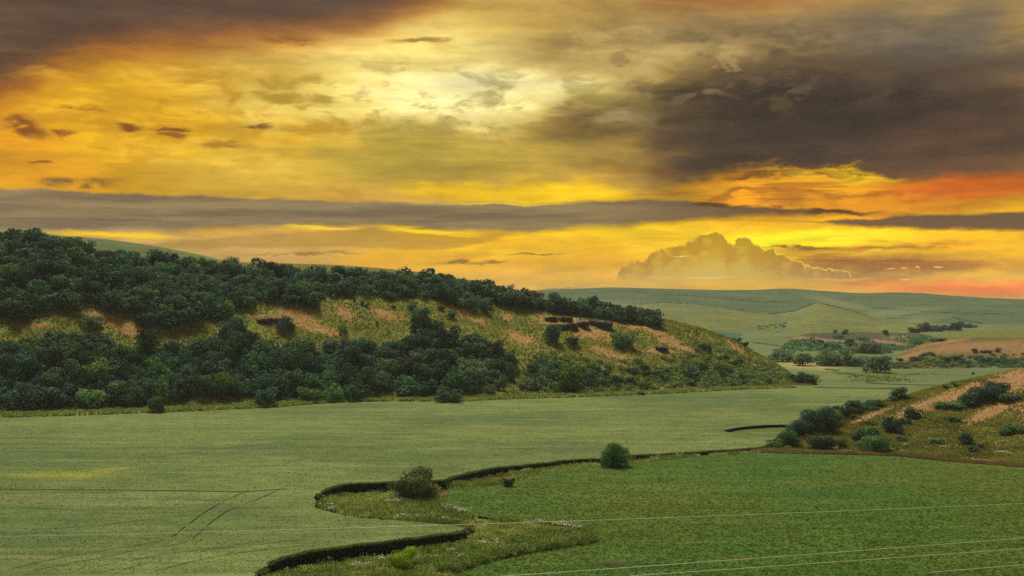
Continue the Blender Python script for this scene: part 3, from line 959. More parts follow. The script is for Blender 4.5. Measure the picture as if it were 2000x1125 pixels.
q = facing(along(le, 12000, -0.7, 0.15, 1))
z = gz(q[:, 0], q[:, 1])
e1 = np.column_stack([q, z])
q = along(le, 12000, 0.05, 0.7, 1)
zz = gz(q[:, 0], q[:, 1]) - rng.uniform(0.1, 3.0, len(q))
e2 = np.column_stack([q, zz])[rng.uniform(0, 1, len(q)) < np.where(zz > -0.8, .5, .10)]
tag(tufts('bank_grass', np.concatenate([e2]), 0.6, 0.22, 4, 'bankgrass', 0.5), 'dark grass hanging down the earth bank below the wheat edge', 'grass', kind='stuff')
tag(tufts('edge_wheat', e1, 0.42, 0.14, 4, 'crop_left', 0.9, tone=rng.uniform(.1, .6, len(e1))), 'taller darker wheat along the brink of the creek bank', 'crop', kind='stuff')

# weeds in the creek
y = rng.uniform(150, 325, 150000); x = rng.uniform(-0.24, 0.26, len(y)) * y
k = inpoly(x, y, gully_poly)
x, y = x[k], y[k]
z = gully_z(x, y)
wn = fbm(x / 5, y / 5, 77, 4)
k = (z > -1.7 + rng.normal(0, .25, len(z)))
x, y, z, wn = x[k], y[k], z[k], wn[k]
ga, gb = proj(np.column_stack([x, y, z]))
dryg = ell_sum(ga, gb, [(940, 936, 60, 8, -5), (1270, 900, 40, 4, 0), (870, 962, 26, 7, -20), (860, 1014, 70, 6, 8), (1140, 1040, 24, 12, 30), (1040, 1021, 90, 5, 5), (900, 1112, 60, 6, -20), (960, 1088, 60, 5, -15), (1440, 884, 60, 4, 0)])
lush = (wn > -0.02)
kd = dryg > 0.35
kk = (~kd) & (rng.uniform(0, 1, len(x)) < 0.8)
hh = np.where(lush, 0.95, 0.55) * np.clip(1 + 1.6 * wn, .4, 1.6)
tag(tufts('creek_weeds', np.column_stack([x, y, z])[kk], hh[kk], 0.22, 4, 'weeds', 0.5, tone=np.clip(0.55 - wn[kk] * 1.6 + rng.normal(0, .2, kk.sum()), 0, 1)),
    'tangled yellow-green weeds and grass filling the winding creek', 'weeds', kind='stuff')
kr = kd & (rng.uniform(0, 1, len(x)) < 0.35)
tag(tufts('dry_creek_grass', np.column_stack([x, y, z])[kr], 0.5, 0.2, 4, 'drygrass', 0.6), 'brown dry grass on bare soil beside the creek', 'grass', kind='stuff')


def crown_data(rx, rz, cz, n, leaf, seed, lobes=9, ragged=0.25):
    r = np.random.default_rng(seed)
    L = []
    for i in range(lobes):
        a = r.uniform(0, 2 * np.pi); a = 2.399963 * i + r.uniform(-.5, .5); q = math.sqrt(r.uniform(0.1, 1)) * 0.72
        zz = r.uniform(-0.55, 0.62)
        s = r.uniform(0.22, 0.52) * (1 - 0.25 * abs(zz))
        L.append((math.cos(a) * q * rx, math.sin(a) * q * rx, cz + zz * rz, s * rx, s * rz * 1.05))
    L.append((0, 0, cz * 0.9, 0.62 * rx, 0.62 * rz))
    L = np.array(L)
    wgt = L[:, 3] ** 2; wgt /= wgt.sum()
    i = r.choice(len(L), n, p=wgt)
    d = r.normal(0, 1, (n, 3)); d[:, 2] = d[:, 2] + 0.25
    d /= np.linalg.norm(d, axis=1)[:, None]
    rad = 1 - np.abs(r.normal(0, 0.16, n)) + (r.uniform(0, 1, n) < 0.12) * r.uniform(0, ragged, n)
    P = L[i, :3] + d * np.column_stack([L[i, 3], L[i, 3], L[i, 4]]) * rad[:, None]
    P[:, 2] = np.maximum(P[:, 2], -0.45 * rz * r.uniform(0, 1, n))
    ex = np.percentile(np.abs(P[:, :2]), 97, axis=0)
    P[:, :2] *= rx * 0.93 / ex
    nm = d + r.normal(0, 0.55, (n, 3)); nm /= np.linalg.norm(nm, axis=1)[:, None]
    up = r.normal(0, 1, (n, 3))
    t = np.cross(nm, up); t /= np.linalg.norm(t, axis=1)[:, None]
    b = np.cross(nm, t)
    s = leaf * r.uniform(0.55, 1.25, n)[:, None]
    el = r.uniform(0.45, 0.9, n)[:, None]
    V = np.stack([P - t * s, P - b * s * el, P + t * s, P + b * s * el], 1).reshape(-1, 3)
    Fc = np.arange(4 * n).reshape(-1, 4)
    lobetone = r.uniform(0, 1, len(L))
    tone = np.repeat(np.clip(0.55 * lobetone[i] + 0.45 * r.uniform(0, 1, n), 0, 1), 4)
    return V, Fc, tone


def mounds(name, P, size, mat, n=110, leaf=0.11, tone=None, flat=0.7):
    """low leafy hummocks, joined into one mesh"""
    lib = [crown_data(1.0, flat, flat * 0.45, n, leaf, 700 + i, lobes=5, ragged=0.4) for i in range(6)]
    Vs, Fs, Ts, nb = [], [], [], 0
    for i, p in enumerate(P):
        V, Fc, tn = lib[i % 6]
        an = rng.uniform(0, 6.28); ca, sa = math.cos(an), math.sin(an); q = size[i]
        Vs.append(np.column_stack([(V[:, 0] * ca - V[:, 1] * sa) * q + p[0], (V[:, 0] * sa + V[:, 1] * ca) * q + p[1], V[:, 2] * q + p[2]]))
        Fs.append(Fc + nb); nb += len(V)
        Ts.append(np.clip(tn * 0.5 + (tone[i] if tone is not None else 0.3), 0, 1))
    return obj(name, mesh_np(name, np.concatenate(Vs), np.concatenate(Fs), M[mat], {'tone': np.concatenate(Ts)}))


# ------------------------------------------------------------------ slope grass
def surf_points(name, n, vmin=0.0, vmax=1.0, pxr=None, rr=rng):
    P = GRID[name][1:]
    nr = P.shape[0] - 9
    nc = P.shape[1]
    if pxr:
        row = P[nr // 2]
        a = PX + F * row[:, 0] / row[:, 1]
        c0, c1 = np.searchsorted(a, pxr[0]), np.searchsorted(a, pxr[1])
    else:
        c0, c1 = 0, nc
    v = rr.uniform(vmin, vmax, n) * (nr - 0.01); u = rr.uniform(c0, c1 - 1.01, n)
    i, j = v.astype(int), u.astype(int); fv, fu = (v - i)[:, None], (u - j)[:, None]
    return (P[i, j] * (1 - fu) + P[i, j + 1] * fu) * (1 - fv) + (P[i + 1, j] * (1 - fu) + P[i + 1, j + 1] * fu) * fv


P = surf_points('left_hillside', 46000, 0.0, 1.0, (-20, 1600))
a_, b_ = proj(P)
dr = ell_sum(a_, b_, LEFT_DRY)
k = dr < 0.4 + rng.uniform(0, .5, len(P))
tag(tufts('hillside_grass', P[k], 0.75, 0.5, 4, 'slopegrass', 0.5, tone=np.clip(0.5 + fbm(P[k][:, 0] / 12, P[k][:, 1] / 12, 5) * 1.8, 0, 1)), 'rough yellow-green grass on the open parts of the wooded hillside', 'grass', kind='stuff')
tag(tufts('hillside_dry_grass', P[~k], 0.4, 0.4, 3, 'drygrass', 0.6), 'sparse tan grass on the bare orange patches of the wooded hillside', 'grass', kind='stuff')
P = surf_points('right_hillside', 38000, 0.0, 1.0, (1470, 2060))
a_, b_ = proj(P)
dr = ell_sum(a_, b_, RIGHT_DRY)
k = dr < 0.4 + rng.uniform(0, .5, len(P))
tag(tufts('slope_grass', P[k], 0.5, 0.3, 4, 'slopegrass', 0.6, tone=np.clip(0.4 + fbm(P[k][:, 0] / 8, P[k][:, 1] / 8, 5) * 2.0, 0, 1)), 'olive grass on the near slope at the right', 'grass', kind='stuff')
tag(tufts('slope_dry_grass', P[~k][::2], 0.3, 0.25, 3, 'drygrass', 0.6), 'short tan grass on the bare orange part of the near slope', 'grass', kind='stuff')


# ------------------------------------------------------------------ trees and bushes
def trunk_data(h, r0, seed, limbs=4, spread=1.0):
    r = np.random.default_rng(seed)
    V = []; Fq = []

    def tube(p0, p1, ra, rb, seg=6):
        b = len(V)
        p0 = np.array(p0, float); p1 = np.array(p1, float); d = p1 - p0; d /= np.linalg.norm(d)
        s = np.cross(d, (0.3, 1, 0.1)); s /= np.linalg.norm(s); t = np.cross(d, s)
        for p, q in ((p0, ra), ((p0 + p1) / 2 + r.normal(0, 0.05, 3) * spread, (ra + rb) / 2), (p1, rb)):
            for k in range(seg):
                a = 2 * math.pi * k / seg
                V.append(p + q * (math.cos(a) * s + math.sin(a) * t))
        for j in range(2):
            for k in range(seg):
                Fq.append((b + j * seg + k, b + j * seg + (k + 1) % seg, b + (j + 1) * seg + (k + 1) % seg, b + (j + 1) * seg + k))
    tube((0, 0, -0.5), (0.05 * h, 0, 0.45 * h), r0, r0 * 0.65)
    for i in range(limbs):
        a = 2 * math.pi * (i + r.uniform(0, .5)) / limbs
        tube((0.05 * h, 0, 0.42 * h), (math.cos(a) * spread, math.sin(a) * spread, h * r.uniform(0.7, 0.95)), r0 * 0.5, r0 * 0.15)
    return np.array(V), np.array(Fq)


LOW = []
TREE_V = []     # (crown mesh, trunk mesh, unit size): crown 6 m wide, 5 m tall
for i in range(9):
    rx = [3.0, 2.8, 3.2, 2.6, 3.1, 2.5, 3.3, 2.9, 3.0][i]
    rz = [2.5, 2.9, 2.3, 3.1, 2.6, 3.0, 2.2, 2.7, 2.5][i]
    V, Fc, tn = crown_data(rx, rz, rz * 0.72, 1500, 0.27, 100 + i, lobes=13 + i % 4)
    tv, tf = trunk_data(rz * 1.4, 0.22, 200 + i, 4, rx * 0.45)
    LOW.append(crown_data(rx, rz, rz * 0.72, 380, 0.50, 100 + i, lobes=13 + i % 4))
    TREE_V.append((mesh_np('tree_crown', V, Fc, M['leaf'], {'tone': tn}), mesh_np('tree_trunk', tv, tf, M['bark']), (V, Fc, tn)))
BUSH_V = []     # about 2 m wide, 1.6 m tall, one mesh
for i in range(5):
    V, Fc, tn = crown_data(1.0, 0.8, 0.55, 480, 0.14, 300 + i, lobes=6)
    BUSH_V.append((mesh_np('bush', V, Fc, M['leaf'], {'tone': tn}), (V, Fc, tn)))
BIG_V = []      # finely leaved crowns for the few that stand near, 6 m wide
for i in range(4):
    V, Fc, tn = crown_data(3.0, 2.3, 1.6, 9000, 0.12, 400 + i, lobes=16, ragged=0.5)
    tv, tf = trunk_data(3.6, 0.2, 410 + i, 6, 1.6)
    BIG_V.append((mesh_np('tree_crown', V, Fc, M['leaf'], {'tone': tn}), mesh_np('tree_trunk', tv, tf, M['bark']), None))

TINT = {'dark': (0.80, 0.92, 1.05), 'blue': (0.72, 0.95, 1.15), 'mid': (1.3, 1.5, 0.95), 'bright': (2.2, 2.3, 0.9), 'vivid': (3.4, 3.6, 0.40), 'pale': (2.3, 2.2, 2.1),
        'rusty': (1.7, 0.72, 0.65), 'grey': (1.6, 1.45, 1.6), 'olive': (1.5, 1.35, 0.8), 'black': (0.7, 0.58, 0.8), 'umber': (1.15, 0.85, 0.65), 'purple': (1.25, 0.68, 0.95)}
WORD = {'dark': 'dark green', 'blue': 'dark blue-green', 'mid': 'mid green', 'bright': 'bright yellow-green', 'vivid': 'vivid lime green', 'pale': 'pale grey-green', 'rusty': 'rusty brown-green',
        'grey': 'hazy grey-green', 'olive': 'olive', 'black': 'near-black', 'umber': 'brown-green', 'purple': 'dusky purple-green'}


def jit(c, r=random):
    return tuple(v * r.uniform(0.88, 1.12) for v in c) + (1.0,)


def add_tree(loc, w, h, tint, label, cat='tree', group=None, name='hawthorn_tree', lib=TREE_V, vi=None):
    vi = random.randrange(len(lib)) if vi is None else vi
    cm, tm, _ = lib[vi]
    root = bpy.data.objects.new(name, None)
    C.objects.link(root)
    root.empty_display_size = 0.5
    root.location = loc
    root.rotation_euler = (0, 0, random.uniform(0, 6.28))
    root.scale = (w / 6.2, w / 6.2, h / 4.4 if lib is TREE_V else h / 3.9)
    tag(root, label, cat, group)
    c = obj('crown', cm, root); c.color = jit(TINT[tint])
    t = obj('trunk', tm, root)
    return root


def add_bush(loc, w, h, tint, label, group=None, name='bush'):
    o = obj(name, random.choice(BUSH_V)[0])
    o.location = loc
    o.scale = (w / 2.1, w / 2.1, h / 1.55)
    o.rotation_euler = (0, 0, random.uniform(0, 6.28))
    o.color = jit(TINT[tint])
    tag(o, label, 'bush', group)
    return o


UPPER = [(-40, 470), (0, 462), (80, 462), (130, 478), (180, 503), (250, 505), (300, 508), (400, 520), (440, 528), (560, 532), (700, 538), (840, 546), (900, 555), (950, 566), (1000, 582), (1060, 592), (1150, 604), (1220, 612), (1268, 618),
         (1285, 634), (1230, 628), (1150, 614), (1090, 607), (1040, 597), (1000, 594), (965, 592), (950, 608), (915, 604), (880, 592), (850, 583), (800, 588), (770, 578), (720, 572), (650, 574), (627, 582), (622, 602), (600, 594), (560, 590), (500, 582), (490, 600), (455, 600), (440, 620), (380, 625), (360, 635), (300, 640), (270, 625), (230, 608), (180, 592), (130, 600), (80, 615), (-40, 628)]
LOWER = [(-40, 668), (60, 662), (110, 650), (160, 652), (200, 650), (240, 672), (300, 676), (340, 664), (380, 668), (430, 664), (436, 634), (470, 636), (500, 652), (520, 664), (580, 664), (600, 676), (660, 668), (680, 654), (700, 662), (760, 672), (800, 664), (822, 648), (806, 610), (818, 606), (842, 634), (880, 656), (930, 654), (960, 664), (1000, 692), (1010, 716),
         (1000, 742), (960, 766), (870, 774), (780, 770), (700, 772), (560, 776), (450, 778), (350, 784), (200, 792), (-40, 800)]
NOSE = [(1040, 696), (1080, 688), (1120, 698), (1180, 708), (1250, 702), (1290, 716), (1330, 706), (1400, 712), (1450, 722), (1500, 732), (1540, 746), (1500, 752), (1400, 756), (1300, 761), (1200, 765), (1100, 768), (1020, 766), (1010, 742)]
NOSE2 = [(1290, 700), (1330, 672), (1400, 668), (1440, 690), (1480, 706), (1520, 726), (1545, 742), (1500, 740), (1400, 724), (1330, 716)]

LAND = [(60, 'near left end'), (245, 'by long orange scar'), (400, 'below green upland notch'), (545, 'by dark rock ledge'), (690, 'by two small bare patches'), (760, 'under round lone bush'),
        (845, 'by descending line of shrubs'), (960, 'where ridge bends down'), (1100, 'by rocky orange patch'), (1230, 'at right end of belt')]


def landmark(px):
    return min(LAND, key=lambda l: abs(l[0] - px))[1]


cand = []
for poly, belt, dx, dy in ((UPPER, 'upper', 19, 9), (LOWER, 'lower', 22, 11)):
    ys = [p[1] for p in poly]
    y = min(ys); row = 0
    while y < max(ys):
        x = -40 + (row % 2) * dx / 2
        while x < 1300:
            a, b = x + random.uniform(-.4, .4) * dx, y + random.uniform(-.4, .4) * dy
            if inpoly(a, b, poly) and (belt == 'upper' or inpoly(a, b - 17, poly)):
                cand.append((a, b, belt))
            x += dx
        y += dy; row += 1
for a in np.arange(-20, 1285, 11.5):
    cb = np.interp(a, [0, 80, 130, 200, 300, 400, 500, 700, 840, 900, 950, 1000, 1060, 1150, 1220, 1265, 1290], [468, 470, 482, 506, 512, 522, 531, 539, 547, 555, 567, 581, 591, 604, 611, 616, 626])
    if a > 840 or random.random() < .5: cand.append((a + random.uniform(-4, 4), cb + random.uniform(1, 4), 'upper'))
    if a > 840: cand.append((a + random.uniform(-4, 4), cb + random.uniform(5, 12), 'upper')); cand.append((a + random.uniform(-6, 6), cb + random.uniform(5, 14), 'upper'))
trees = []
for a, b, belt in cand:
    q = hit(a, b + 4, 'left_hillside')
    if q is None: continue
    if q.y > 640: continue
    if belt == 'upper':
        w = 4.6 + 6.0 * random.random() ** 1.5; h = w * random.uniform(0.6, 0.8)
        tint = random.choices(['dark', 'blue', 'mid', 'black'], [6, 3, 3, 1])[0]
        if a > 820: tint = random.choices(['rusty', 'purple', 'dark'], [4, 4, 2])[0]
        elif a > 480 and random.random() < .25: tint = 'purple'
    else:
        w = 4.6 + 7.0 * random.random() ** 1.5; h = w * random.uniform(0.62, 0.9)
        tint = random.choices(['dark', 'blue', 'mid', 'black', 'grey'], [4, 6, 4, 1, .5])[0]
        if 900 < a < 960 and b > 700: tint = 'grey'
    trees.append((a, b, q, w, h, tint, belt))
trees.sort(key=lambda t: -t[3] * t[4] / t[2].y ** 2)
single, mass = trees[:296], trees[296:]
desc = {}
for t in single:
    a, b, q, w, h, tint, belt = t
    yr = np.interp(a, [0, 400, 800, 1280], [540, 570, 560, 620]) if belt == 'upper' else np.interp(a, [0, 500, 1000], [725, 715, 725])
    sz = 'big' if w > (7.4 if belt == 'upper' else 8.8) else 'small' if w < (6.9 if belt == 'upper' else 8.0) else 'middling'
    lvl = 'high' if b < yr - 14 else 'low' if b > yr + 14 else 'midway'
    key = f"{sz} {WORD[tint]} tree {lvl} in {belt} wood, {landmark(a)}"
    desc.setdefault(key, []).append(t)
ORD = ['first', 'second', 'third', 'fourth', 'fifth', 'sixth', 'seventh', 'eighth', 'ninth', 'tenth', 'eleventh', 'twelfth', 'thirteenth', 'fourteenth']
for key, ts in desc.items():
    ts.sort(key=lambda t: t[0])
    for i, (a, b, q, w, h, tint, belt) in enumerate(ts):
        lab = key if len(ts) == 1 else ORD[i] + ' from left, ' + key
        add_tree(q, w, h, tint, lab, 'tree', f'trees of the {belt} hillside wood')
# the smaller and more hidden trees of the same wood, as one mass
Vs, Fs, Ts = [], [], []
nb = 0
for a, b, q, w, h, tint, belt in mass:
    V, Fc, tn = LOW[random.randrange(9)]
    an = random.uniform(0, 6.28); ca, sa = math.cos(an), math.sin(an)
    s = w / 6.2; hz = h / 4.4
    W = np.column_stack([(V[:, 0] * ca - V[:, 1] * sa) * s + q.x, (V[:, 0] * sa + V[:, 1] * ca) * s + q.y, V[:, 2] * hz + q.z])
    Vs.append(W); Fs.append(Fc + nb); Ts.append(tn); nb += len(V)
if Vs:
    o = obj('woodland', mesh_np('woodland', np.concatenate(Vs), np.concatenate(Fs), M['leaf'], {'tone': np.concatenate(Ts)}))
    o.color = TINT['dark'] + (1,)
    tag(o, 'dense dark trees crowding between the larger ones on the left hillside', 'woodland', kind='stuff')
print('trees', len(trees))

# scrub at the nose of the hill: small shrubs
cand = []
for poly, dx, dy in ((NOSE, 15, 9), (NOSE2, 17, 9)):
    ys = [p[1] for p in poly]; y = min(ys)
    while y < max(ys):
        x = 1000
        while x < 1560:
            a, b = x + random.uniform(-.45, .45) * dx, y + random.uniform(-.45, .45) * dy
            if inpoly(a, b, poly) and inpoly(a, b - 9, poly) and random.random() < (0.95 if poly is NOSE else 0.55): cand.append((a, b))
            x += dx
        y += dy
seen = {}
items = []
for a, b in cand:
    if random.random() < .25: continue
    q = hit(a, b + 2, 'left_hillside')
    if q is None or q.y > 640: continue
    w = (2.0 + 4.6 * random.random() ** 1.7) * np.interp(a, [1000, 1200, 1500], [1.15, 1.0, 0.8])
    tint = random.choices(['blue', 'dark', 'mid', 'grey', 'olive'], [3, 2, 5, 3, 3])[0]
    zone = ('by bright yellow-green tree' if a < 1150 else 'below lone round bush' if a < 1250 else 'below small dark rock' if a < 1350 else 'on steep hill end' if a < 1450 else 'near bend of gravel road')
    lvl = 'high' if b < 715 else 'midway' if b < 740 else 'at the foot'
    items.append((f"{WORD[tint]} shrub {lvl} on hillside, {zone}", a, q, w, tint))
items.sort(key=lambda t: -t[3])
items = items[:290]
items.sort(key=lambda t: t[1])
for it in items: seen.setdefault(it[0], []).append(it)
TEN = {20: 'twentieth'}
for key, ts in seen.items():
    for i, (_, a, q, w, tint) in enumerate(ts):
        lab = key if len(ts) == 1 else (ORD[i] + ' ' if i < 14 else 'later ') + key
        add_bush(q, w, w * random.uniform(.65, .9), tint, lab, 'shrubs on the end of the left hillside', name='shrub')

